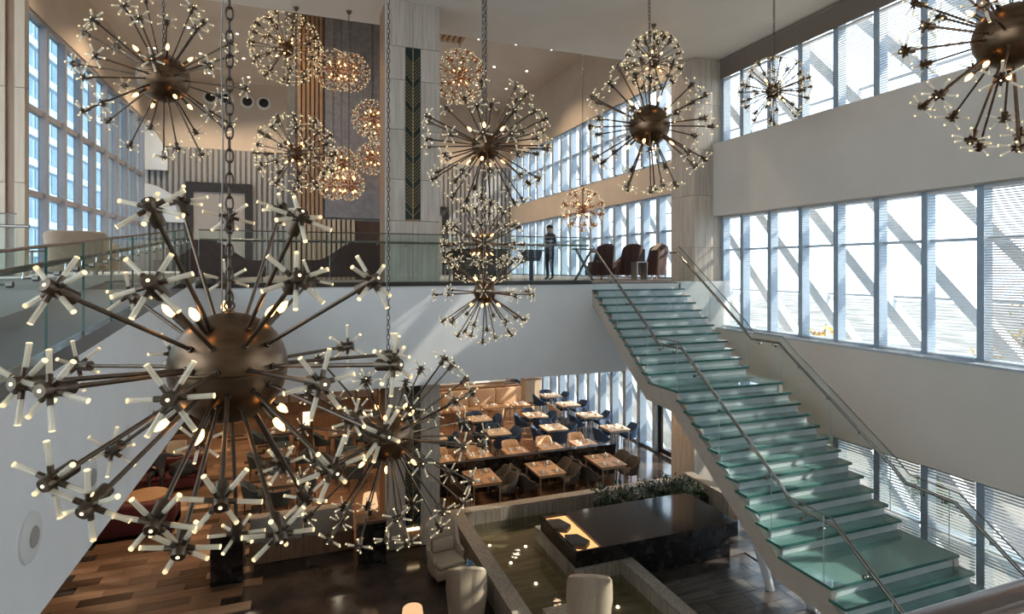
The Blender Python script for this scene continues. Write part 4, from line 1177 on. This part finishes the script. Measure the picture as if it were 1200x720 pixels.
# ------------------------------------------------------------------ left dining and lobby pieces
te0 = dining_chair('dining_chair', 'dark teal tub chair at the dark tables near the brown post', 'fabric_teal', 'wood_dark', 'teal chairs at the dark tables', 0.80)
tb3 = four_top('dining_table', 'dark wooden table with napkins among teal chairs', 0.95, 0.95, 'table_dark', 'dark tables among teal chairs')
n_t = 0
for i, (x, y) in enumerate(((-0.5, 17.6), (-0.55, 20.3), (-0.6, 23.0), (1.6, 19.0), (1.5, 22.0), (3.0, 23.5))):
    t = tb3 if i == 0 else dup(tb3)
    wh = ['dark table right behind the pale bench', 'dark table before the brown post', 'dark table before the panelled bench', 'dark table between post and partition', 'dark table beside the brown post', 'dark table at the banquette end'][i]
    t.location = (x, y, 0); t['label'] = 'napkin set ' + wh
    set_table(x, y, 0.75, 0.95, 0.95, wh, False)
    for dx, dy, rz in ((-0.7, 0, PI / 2), (0.7, 0, -PI / 2), (0, 0.72, 0.0), (0.0, -0.72, PI)):
        c = te0 if n_t == 0 else dup(te0)
        n_t += 1
        c['label'] = 'teal chair, %s, %s side' % (wh, 'partition' if dx > 0.5 else 'plank' if dx < -0.5 else 'panelled bench' if dy > 0.5 else 'lobby')
        c.location = (x + dx, y + dy, 0); c.rotation_euler = (0, 0, rz + rs_.uniform(-0.2, 0.2))
bp = thing('panelled_bench', 'high backed bench with beige wall panels behind the teal chairs', 'bench', (0.2, 26.5, 0))
B(-3.4, 3.2, -0.7, 0.0, 0, 0.46).obj('seat', 'wood_mid', bp)
B(-3.4, 3.2, 0.0, 0.2, 0, 2.6).obj('back', 'wood_mid', bp)
for k in range(7): MB().rbox(-3.35 + 0.93 * k, -2.48 + 0.93 * k, -0.05, 0.0, 1.0, 2.5, 0.02).obj('back_panel', 'leather_pale', bp)
for k, lab in enumerate(('framed dark picture above the panelled bench, beside a lighter one', 'framed pale picture above the panelled bench, beside a dark one')):
    pf = tag(B(0, 0.5, 0, 0.04, 0, 0.45).obj('picture', 'dark_frame', None, None, (0.6 + 0.62 * k, 26.36, 1.6)), lab, 'picture')
    B(0.05, 0.45, -0.01, 0.0, 0.05, 0.40).obj('print', ['rib_grey', 'napkin'][k], pf)
post = struct(B(0.02, 0.47, 21.3, 21.72, 0, S - 0.03).obj('wall_post', 'wood_dark'), 'dark brown post between teal chairs')
B(0.14, 0.36, 21.22, 21.3, 1.3, 1.75).obj('sconce', 'sconce', post)
bk = thing('banquette', 'pale upholstered bench back with wooden base beside black pedestal', 'bench', (0.1, 14.45, 0))
B(-1.15, 1.15, -0.12, 0.12, 0, 0.45).obj('base', 'wood_mid', bk)
for k in range(2): MB().rbox(-1.14 + 1.15 * k, -0.01 + 1.15 * k, -0.14, 0.14, 0.45, 1.06, 0.03).obj('back_cushion', 'leather_pale', bk, 60)
MB().rbox(-1.15, 1.15, 0.12, 0.7, 0.0, 0.46, 0.03).obj('seat', 'leather_pale', bk, 60)
for lab, x0, x1, y0, y1, h in (('black stone pedestal with wooden top between planks and bench', -1.75, -1.12, 13.6, 14.2, 1.12), ('black stone pedestal carrying a lamp beside the leaf pillar', 1.27, 1.9, 13.45, 13.9, 0.98)):
    p = thing('pedestal', lab, 'pedestal', ((x0 + x1) / 2, (y0 + y1) / 2, 0))
    a, b = (x1 - x0) / 2, (y1 - y0) / 2
    B(-a, a, -b, b, 0, h - 0.06).obj('body', 'black_stone', p)
    B(-a - 0.04, a + 0.04, -b - 0.04, b + 0.04, h - 0.06, h).obj('top', 'table_dark', p)
def table_lamp(label, loc, s=1.0):
    t = thing('table_lamp', label, 'lamp', loc)
    MB().lathe([(0.09 * s, 0), (0.09 * s, 0.02 * s), (0.03 * s, 0.05 * s), (0.055 * s, 0.12 * s), (0.03 * s, 0.2 * s), (0.012 * s, 0.24 * s)], 16).obj('base', 'bronze_dark', t, 40)
    MB().lathe([(0.17 * s, 0.22 * s), (0.13 * s, 0.50 * s)], 20).obj('shade', 'lamp_shade', t, 40)
    return t
table_lamp('small lamp with glowing cream shade on the black pedestal', (1.55, 13.66, 0.98), 1.1)
sd = thing('side_table', 'small dark side table carrying the lamp before the wing chairs', 'table', (1.72, 9.25, 0))
MB().lathe([(0.28, 0.65), (0.28, 0.68)], 20).obj('table_top', 'table_dark', sd, 40)
MB().lathe([(0.03, 0.03), (0.03, 0.65)], 10).obj('stem', 'metal_leg', sd, 40)
MB().lathe([(0.2, 0), (0.2, 0.02), (0.03, 0.03)], 16).obj('base', 'metal_leg', sd, 40)
table_lamp('small lamp with glowing cream shade on the dark side table', (1.72, 9.25, 0.68), 1.2)
# wing chairs
def wing_chair(label, loc, rz, fabric='fabric_beige', legs='wood_dark', group=None, cushion=True):
    t = thing('wing_chair', label, 'armchair', loc, rz, group)
    hf = lambda u: 1.20 - 0.42 * u ** 2 if u < 0.48 else 1.103 - (1.103 - 0.60) * smoothstep((u - 0.48) / 0.24)
    shell(MB(), 0.385, 0.38, 0.085, 2.1, 0.14, hf, 0.06, 0.70, 40, 0.06).obj('backrest', fabric, t, 60)
    MB().rbox(-0.34, 0.34, -0.42, 0.27, 0.14, 0.34, 0.03).obj('seat_base', fabric, t, 60)
    MB().rbox(-0.31, 0.31, -0.42, 0.25, 0.34, 0.47, 0.05, 3).obj('seat_cushion', fabric, t, 60)
    if cushion: MB().rbox(-0.25, 0.25, 0.14, 0.27, 0.47, 0.76, 0.05, 3).obj('back_pillow', fabric, t, 60)
    leg_set(t, 0.27, 0.27, 0.15, legs, 0.025, 0.018, 0.02)
    return t
wing_chair('beige wing chair with pillow facing out beside the long parapet', (3.02, 12.35, 0), 0.12)
wing_chair('beige wing chair turned back on, beside the long parapet', (3.05, 10.75, 0), PI - 0.30)
wing_chair('single beige wing chair turned back on, on the stone platform', (4.70, 8.85, 0.5), PI - 0.46)
sq = thing('side_table', 'low dark side table between the two wing chairs', 'table', (3.28, 11.5, 0))
B(-0.2, 0.2, -0.2, 0.2, 0.5, 0.53).obj('table_top', 'table_dark', sq)
for sx in (-1, 1):
    for sy in (-1, 1): B(sx * 0.18 - 0.015, sx * 0.18 + 0.015, sy * 0.18 - 0.015, sy * 0.18 + 0.015, 0, 0.5).obj('leg', 'metal_leg', sq)
mc = thing('menu_card', 'folded blue and white card standing on the low side table', 'card', (3.32, 11.5, 0.53), -0.3)
MB().box((-0.055, 0, 0.09), (0.012, 0.12, 0.18), Matrix.Rotation(0.2, 4, 'Y')).obj('cover', 'paper_white', mc)
MB().box((0.0, -0.02, 0.09), (0.11, 0.012, 0.17)).obj('page', 'card_blue', mc)
# red club sofas
def club(label, loc, rz, w, fabric='fabric_red'):
    t = thing('club_sofa', label, 'sofa', loc, rz)
    MB().rbox(-w / 2, w / 2, -0.42, 0.42, 0.10, 0.40, 0.04).obj('base', fabric, t, 60)
    MB().rbox(-w / 2, w / 2, 0.26, 0.46, 0.12, 0.86, 0.06, 3).obj('backrest', fabric, t, 60)
    for s in (-1, 1): MB().rbox(s * w / 2 - (0.16 if s > 0 else 0), s * w / 2 + (0 if s > 0 else 0.16), -0.44, 0.4, 0.12, 0.66, 0.05, 3).obj('armrest', fabric, t, 60)
    n = max(1, round((w - 0.32) / 0.6))
    cw = (w - 0.34) / n
    for k in range(n): MB().rbox(-w / 2 + 0.17 + cw * k, -w / 2 + 0.17 + cw * (k + 1) - 0.01, -0.43, 0.27, 0.38, 0.48, 0.04, 3).obj('seat_cushion', fabric, t, 60)
    leg_set(t, w / 2 - 0.1, 0.34, 0.12, 'wood_dark', 0.025, 0.02, 0.0)
    return t
club('dark red sofa with a seated person and a coat', (-3.75, 20.2, 0), 0.0, 2.0)
club('dark red sofa turned back on beside the wooden planks', (-3.95, 17.1, 0), PI, 2.0)
ct = thing('coffee_table', 'tan topped round coffee table between red sofas', 'table', (-4.0, 18.6, 0))
MB().lathe([(0.55, 0.42), (0.56, 0.44), (0.55, 0.46)], 28).obj('table_top', 'table_wood', ct, 40)
MB().lathe([(0.25, 0), (0.08, 0.04), (0.06, 0.42)], 16).obj('stem', 'wood_dark', ct, 40)
pc = dining_chair('dining_chair', 'pale tub chair on the planks beyond the red sofas', 'leather_pale', 'wood_dark', None)
pc.location = (-3.9, 22.3, 0)

# ------------------------------------------------------------------ mezzanine furniture
def tub_chair(label, loc, rz, fabric, legs='metal_leg', h=0.78, group=None, r=0.42):
    t = thing('tub_chair', label, 'armchair', loc, rz, group)
    shell(MB(), r, r * 0.95, 0.10, 2.05, 0.10, lambda u: h - 0.10 * smoothstep((u - 0.5) / 0.4), 0.05, 0.7, 30).obj('backrest', fabric, t, 60)
    MB().rbox(-r * 0.78, r * 0.78, -r, r * 0.72, 0.10, 0.34, 0.03).obj('seat_base', fabric, t, 60)
    MB().rbox(-r * 0.74, r * 0.74, -r, r * 0.68, 0.34, 0.45, 0.04, 3).obj('seat_cushion', fabric, t, 60)
    leg_set(t, r * 0.6, r * 0.6, 0.11, legs, 0.022, 0.018, 0.0)
    return t
tub_chair('big pale tub armchair turned back on behind the ramp railing', (-4.12, 13.7, 6.62), PI + 0.2, 'fabric_beige', h=0.86, r=0.50)
tub_chair('brown tub armchair next to the big pale one on the lounge', (-4.25, 15.2, 6.62), 0.6, 'fabric_tan')
tub_chair('grey tub armchair at lounge tables facing the left windows', (-4.6, 17.2, 6.62), PI / 2, 'fabric_grey')
tub_chair('grey tub armchair at lounge tables turned away from the windows', (-4.1, 19.4, 6.62), -PI / 2, 'fabric_grey')
for i, (x, y) in enumerate(((-5.6, 15.8), (-5.4, 18.6))):
    t = thing('lounge_table', ['low round lounge table between pale and brown armchairs', 'low round lounge table between grey armchairs'][i], 'table', (x, y, 6.62))
    MB().lathe([(0.35, 0.50), (0.35, 0.53)], 20).obj('table_top', 'table_dark', t, 40)
    MB().lathe([(0.25, 0), (0.03, 0.03), (0.03, 0.50)], 12).obj('stem', 'metal_leg', t, 40)
def wing_sofa(label, loc, rz, w, group=None, low=-1):
    """dark settee whose back sweeps down to one side"""
    t = thing('wing_settee', label, 'sofa', loc, rz, group)
    pts = []
    for i in range(21):
        u = i / 20
        h = 1.08 - 0.50 * smoothstep((u - 0.35) / 0.5)
        pts.append((-w / 2 + w * (u if low > 0 else 1 - u), h))
    poly = [(pts[0][0], 0.16)] + pts + [(pts[-1][0], 0.16)]
    MB().prism(poly, 'y', 0.28, 0.42).obj('backrest', 'fabric_maroon', t)
    xe = pts[0][0]
    MB().rbox(min(xe, xe + 0.10 * low), max(xe, xe + 0.10 * low), -0.36, 0.34, 0.16, 0.95, 0.03).obj('wing', 'fabric_maroon', t, 60)
    MB().rbox(-w / 2, w / 2, -0.40, 0.34, 0.16, 0.44, 0.04).obj('seat', 'fabric_maroon', t, 60)
    leg_set(t, w / 2 - 0.1, 0.3, 0.17, 'wood_pale', 0.02, 0.016, 0.0)
    return t
wing_sofa('dark settee with swept back before the wide doorway', (-1.75, 16.3, 6.5 - 0.12), PI, 1.9, low=-1)
wing_sofa('dark settee with swept back between slats and the stone pillar', (1.1, 15.4, M), PI, 2.0, low=1)
wing_chair('maroon wing chair by stair head, beside the leaning folding stand', (9.55, 17.2, M), PI + 0.15, 'fabric_maroon', 'wood_pale', cushion=False)
wing_chair('maroon wing chair in the middle of the mezzanine lounge row', (10.55, 17.0, M), PI - 0.1, 'fabric_maroon', 'wood_pale', cushion=False)
wing_chair('maroon wing chair right beside the stone column', (11.62, 17.1, M), PI, 'fabric_maroon', 'wood_pale', cushion=False)
wing_sofa('low maroon settee between wing chairs near the stone column', (10.95, 18.2, M), PI, 1.5, low=1)
tl = thing('tall_table', 'slim pale framed side table before the maroon chairs', 'table', (10.25, 15.9, M))
B(-0.2, 0.2, -0.2, 0.2, 0.56, 0.59).obj('table_top', 'metal_leg', tl)
for sx in (-1, 1): B(sx * 0.18 - 0.015, sx * 0.18 + 0.015, -0.18, 0.18, 0.02, 0.56).obj('leg', 'metal_leg', tl)
B(-0.2, 0.2, -0.2, 0.2, 0, 0.02).obj('base', 'metal_leg', tl)
fl_ = thing('reading_stand', 'slim pale stand with a tilted plate beside the maroon chairs', 'stand', (11.0, 15.9, M))
MB().tube([(0, 0, 0.02), (0, 0, 1.0)], 0.02, 8).obj('pole', 'wood_pale', fl_)
B(-0.15, 0.15, -0.15, 0.15, 0, 0.02).obj('base', 'wood_pale', fl_)
MB().box((-0.08, 0, 1.08), (0.34, 0.3, 0.03), Matrix.Rotation(-0.7, 4, 'Y')).obj('plate', 'wood_pale', fl_)
fs = thing('folding_stand', 'dark cross legged folding stand leaning beside the stair head', 'stand', (8.0, 15.4, M), 0.2)
for s in (-1, 1):
    MB().box((0, s * 0.03, 0.48), (0.06, 0.04, 1.15), Matrix.Rotation(s * 0.6, 4, 'Y')).obj('leg', 'dark_frame', fs)
B(-0.34, 0.34, -0.15, 0.15, 0.93, 0.97).obj('top', 'dark_frame', fs)
lt = thing('lectern', 'dark high desk where the standing person waits', 'desk', (6.75, 16.5, M))
B(-0.35, 0.35, -0.25, 0.25, 0.9, 0.95).obj('top', 'dark_frame', lt)
MB().prism([(-0.3, 0.9), (0.3, 0.9), (0.2, 0.6), (-0.2, 0.6)], 'y', -0.2, 0.2).obj('box', 'dark_frame', lt)
B(-0.05, 0.05, -0.05, 0.05, 0, 0.6).obj('post', 'dark_frame', lt)
bx_ = thing('service_cabinet', 'dark service cabinet behind the mezzanine railing near the pillar', 'cabinet', (5.4, 17.5, M))
B(-0.8, 0.8, -0.3, 0.3, 0.0, 0.95).obj('body', 'wood_dark', bx_)
for k in range(2): B(-0.78 + 0.79 * k, -0.01 + 0.79 * k, -0.32, -0.30, 0.08, 0.92).obj('door', 'dark_frame', bx_)
B(-0.85, 0.85, -0.34, 0.32, 0.95, 0.99).obj('top', 'dark_frame', bx_)
sc_ = dining_chair('dining_chair', 'dark dining chair on the mezzanine beside the stone pillar', 'fabric_brown', 'wood_dark', None)
sc_.location = (4.05, 15.0, M); sc_.rotation_euler = (0, 0, 2.6)

# ------------------------------------------------------------------ small fixtures
rp2 = MB()
for k, y in enumerate((5.6, 7.0, 8.3, 9.6)):
    z = 4.62
    t = thing('round_speaker', '%s round white wall speaker from the mezzanine face, on the ramp fascia' % ORD[3 - k], 'speaker', (-2.0, y, z), 0, 'round speakers on the ramp fascia')
    ro = Matrix.Rotation(PI / 2, 4, 'Y')
    mb = MB(); mb.M = ro; mb.lathe([(0.20, 0), (0.195, 0.018), (0.14, 0.03), (0.11, 0.032)], 28); mb.obj('rim', 'speaker_white', t, 40)
    mb = MB(); mb.M = ro; mb.lathe([(0.085, 0.033), (0.08, 0.042), (0.02, 0.05)], 20); mb.obj('grille', 'speaker_grille', t, 40)
for x, zz_ in ((-4.3, 15.65), (-3.55, 15.65), (-2.55, 15.6), (-1.75, 15.6), (4.9, 15.0), (5.8, 15.0), (6.7, 15.0), (7.6, 15.0)):
    t = thing('air_diffuser', 'round black air diffuser with white rim on the back wall', 'diffuser', (x, YB - 0.012, zz_), 0, 'air diffusers on the back wall')
    ro = Matrix.Rotation(PI / 2, 4, 'X')
    mb = MB(); mb.M = ro; mb.lathe([(0.36, 0), (0.34, 0.05), (0.24, 0.06)], 24); mb.obj('rim', 'speaker_white', t, 40)
    mb = MB(); mb.M = ro; mb.lathe([(0.24, 0.061), (0.22, 0.075)], 20); mb.obj('duct', 'diffuser_dark', t, 40)
dl = MB().lathe([(0.05, -0.012), (0.05, 0)], 12).mesh('downlight', 'spot_led')
for x in (-6, -4.2, -2.4, 5.5, 7.2, 8.9, 10.6):
    for y in (17.5, 20.5, 23.5, 26.5, 29.5, 32.3):
        if x < 6.7 and x > 4 and y < 24.5: continue
        o = link('downlight', dl, None, (x, y, C2)); tag(o, 'tiny bright downlight in the warm far ceiling', 'light', 'downlights in the far ceiling')
def lamp(kind, loc, e, col, size=0.3, spot=None, aim=(0, 0, -1)):
    d = bpy.data.lights.new('lamp', kind); d.energy = e; d.color = col
    if kind == 'AREA': d.shape = 'DISK'; d.size = size
    elif kind == 'SPOT': d.spot_size = spot or R(110); d.spot_blend = 0.6; d.shadow_soft_size = size
    else: d.shadow_soft_size = size
    o = bpy.data.objects.new('lamp', d); COL.objects.link(o); o.location = loc
    o.rotation_euler = Vector(aim).to_track_quat('-Z', 'Y').to_euler()
    return o
LAMPS_FAR = 680.0
for x in (-5.0, -2.0, 6.0, 9.5):
    for y in (18.5, 24.5, 30.5):
        lamp('SPOT', (x, y, C2 - 0.1), LAMPS_FAR, (1.0, 0.75, 0.50), 0.1, R(120))
dr = MB().lathe([(0.09, -0.02), (0.09, 0)], 16).mesh('downlight', 'spot_led')
LAMPS_RES = 150.0
for x in (-4.2, -1.4, 1.2, 4.6, 7.4, 10.2):
    for y in (16.0, 19.5, 23.0, 27.0):
        o = link('downlight', dr, None, (x, y, S - 0.03)); tag(o, 'round warm downlight in the restaurant ceiling', 'light', 'downlights in the restaurant ceiling')
        lamp('SPOT', (x, y, S - 0.08), LAMPS_RES, (1.0, 0.70, 0.42), 0.12, R(125))

# ------------------------------------------------------------------ people
def person(label, joints, edges, rad, mats, regions, loc, rz, hair=None):
    """one continuous skinned body; joints: name -> co"""
    names = list(joints)
    me = bpy.data.meshes.new('person')
    me.from_pydata([joints[n] for n in names], [(names.index(a), names.index(b)) for a, b in edges], [])
    o = bpy.data.objects.new('person_tmp', me); COL.objects.link(o)
    sk = o.modifiers.new('skin', 'SKIN'); sk.use_smooth_shade = True
    for i, n in enumerate(names):
        v = me.skin_vertices[0].data[i]
        r = rad[n]; v.radius = r if isinstance(r, tuple) else (r, r)
        v.use_root = (n == 'pelvis')
    sb = o.modifiers.new('sub', 'SUBSURF'); sb.levels = 2; sb.render_levels = 2
    dg = bpy.context.evaluated_depsgraph_get()
    out = bpy.data.meshes.new_from_object(o.evaluated_get(dg))
    bpy.data.objects.remove(o)
    out.materials.clear()
    for m in mats: out.materials.append(MATS[m])
    J = {n: Vector(joints[n]) for n in names}
    for p in out.polygons:
        c = p.center
        best = min(regions, key=lambda rg: min((c - (J[rg[0]] * (1 - t) + J[rg[1]] * t)).length for t in (0, 0.25, 0.5, 0.75, 1)))
        p.material_index = best[2]; p.use_smooth = True
    b = link('person', out, None, loc, (0, 0, rz))
    tag(b, label, 'person')
    if hair:
        h = MB(); h.sphere(hair, 0.108, 14, 9, 0.95)
        keep = [i for i, f in enumerate(h.f) if sum(h.v[j][2] for j in f) / len(f) > hair[2] - 0.015]
        h.f = [h.f[i] for i in keep]; h.m = [0] * len(keep)
        h.obj('hair', 'hair', b, 0)
    return b
E_ = [('pelvis', 'belly'), ('belly', 'chest'), ('chest', 'neck'), ('neck', 'jaw'), ('jaw', 'head'), ('head', 'crown'),
      ('chest', 'lsh'), ('lsh', 'lel'), ('lel', 'lwr'), ('lwr', 'lha'), ('chest', 'rsh'), ('rsh', 'rel'), ('rel', 'rwr'), ('rwr', 'rha'),
      ('pelvis', 'lhip'), ('lhip', 'lkn'), ('lkn', 'lan'), ('lan', 'lto'), ('pelvis', 'rhip'), ('rhip', 'rkn'), ('rkn', 'ran'), ('ran', 'rto')]
RAD = dict(pelvis=(0.15, 0.11), belly=(0.145, 0.105), chest=(0.165, 0.115), neck=0.055, jaw=0.075, head=0.098, crown=0.06, lsh=0.062, lel=0.046, lwr=0.033, lha=0.036, rsh=0.062, rel=0.046, rwr=0.033, rha=0.036,
           lhip=0.092, lkn=0.062, lan=0.042, lto=0.038, rhip=0.092, rkn=0.062, ran=0.042, rto=0.038)
REG = [('jaw', 'crown', 0), ('neck', 'jaw', 0), ('lwr', 'lha', 0), ('rwr', 'rha', 0), ('pelvis', 'chest', 1), ('chest', 'neck', 1), ('chest', 'lsh', 1), ('chest', 'rsh', 1), ('lsh', 'lel', 1), ('rsh', 'rel', 1), ('lel', 'lwr', 1), ('rel', 'rwr', 1),
       ('pelvis', 'lhip', 2), ('lhip', 'lkn', 2), ('lkn', 'lan', 2), ('rhip', 'rkn', 2), ('rkn', 'ran', 2), ('lan', 'lto', 3), ('ran', 'rto', 3)]
stand = dict(pelvis=(0, 0, 0.95), belly=(0, 0.0, 1.12), chest=(0, 0.01, 1.34), neck=(0, 0.0, 1.50), jaw=(0, -0.03, 1.57), head=(0, -0.01, 1.65), crown=(0, 0.0, 1.72),
             lsh=(-0.19, 0.01, 1.40), lel=(-0.25, 0.02, 1.14), lwr=(-0.16, -0.2, 1.05), lha=(-0.1, -0.27, 1.06), rsh=(0.19, 0.01, 1.40), rel=(0.25, 0.02, 1.14), rwr=(0.16, -0.2, 1.05), rha=(0.1, -0.27, 1.06),
             lhip=(-0.10, 0, 0.88), lkn=(-0.11, -0.02, 0.50), lan=(-0.11, 0.02, 0.09), lto=(-0.12, -0.13, 0.04), rhip=(0.10, 0, 0.88), rkn=(0.11, -0.02, 0.50), ran=(0.11, 0.02, 0.09), rto=(0.12, -0.13, 0.04))
pb = person('person standing at the dark high desk in a striped dark top', stand, E_, RAD, ['skin', 'cloth_navy', 'cloth_dark', 'hair'], REG, (7.4, 16.55, M), -1.3, (0, 0.0, 1.655))
for k in range(3):
    z = 1.12 + 0.11 * k
    mb = MB()
    pts = [((0.185 + 0.02 * k * 0.4) * math.cos(2 * PI * i / 20), 0.01 + 0.128 * math.sin(2 * PI * i / 20), z) for i in range(20)]
    mb.tube(pts, 0.016, 6, closed=True)
    mb.obj('shirt_stripe', 'cloth_stripe', pb, 0)
sit = dict(pelvis=(0, 0.12, 0.56), belly=(0, 0.16, 0.72), chest=(0, 0.19, 0.95), neck=(0, 0.16, 1.11), jaw=(0, 0.12, 1.18), head=(0, 0.13, 1.26), crown=(0, 0.15, 1.33),
           lsh=(-0.19, 0.18, 1.01), lel=(-0.27, 0.0, 0.80), lwr=(-0.08, -0.14, 0.74), lha=(-0.02, -0.18, 0.73), rsh=(0.19, 0.18, 1.01), rel=(0.42, 0.24, 0.93), rwr=(0.66, 0.22, 0.95), rha=(0.74, 0.2, 0.94),
           lhip=(-0.10, 0.06, 0.55), lkn=(-0.16, -0.38, 0.57), lan=(-0.15, -0.42, 0.11), lto=(-0.16, -0.56, 0.05), rhip=(0.10, 0.06, 0.55), rkn=(0.17, -0.38, 0.57), ran=(0.17, -0.38, 0.11), rto=(0.18, -0.52, 0.05))
person('person in dark clothes sitting on the red sofa, one arm along its back', sit, E_, RAD, ['skin', 'cloth_navy', 'cloth_dark', 'hair'], REG, (-4.0, 20.1, 0.02), 0.0, (0, 0.14, 1.265))
person('person in dark clothes standing at the buffet counter', stand, E_, RAD, ['skin', 'cloth_dark', 'cloth_dark', 'hair'], REG, (6.3, 27.75, 0.004), PI, (0, 0.0, 1.655))
# coat heaped on the sofa
ct_ = MB()
rc = random.Random(3)
bm = bmesh.new(); bmesh.ops.create_icosphere(bm, subdivisions=3, radius=1)
for v in bm.verts:
    n = 1 + 0.16 * math.sin(v.co.x * 7 + 1) * math.cos(v.co.y * 6) + 0.10 * math.sin(v.co.z * 9 + v.co.x * 4)
    v.co = Vector((v.co.x * 0.34 * n, v.co.y * 0.26 * n, max(-0.02, v.co.z * 0.30 * n + 0.12)))
bm.verts.ensure_lookup_table()
ct_.add([tuple(v.co) for v in bm.verts], [tuple(v.index for v in f.verts) for f in bm.faces]); bm.free()
tag(ct_.obj('coat', 'cloth_dark', None, 0, (-3.32, 19.93, 0.505)), 'dark coat heaped on the red sofa beside the person', 'coat')
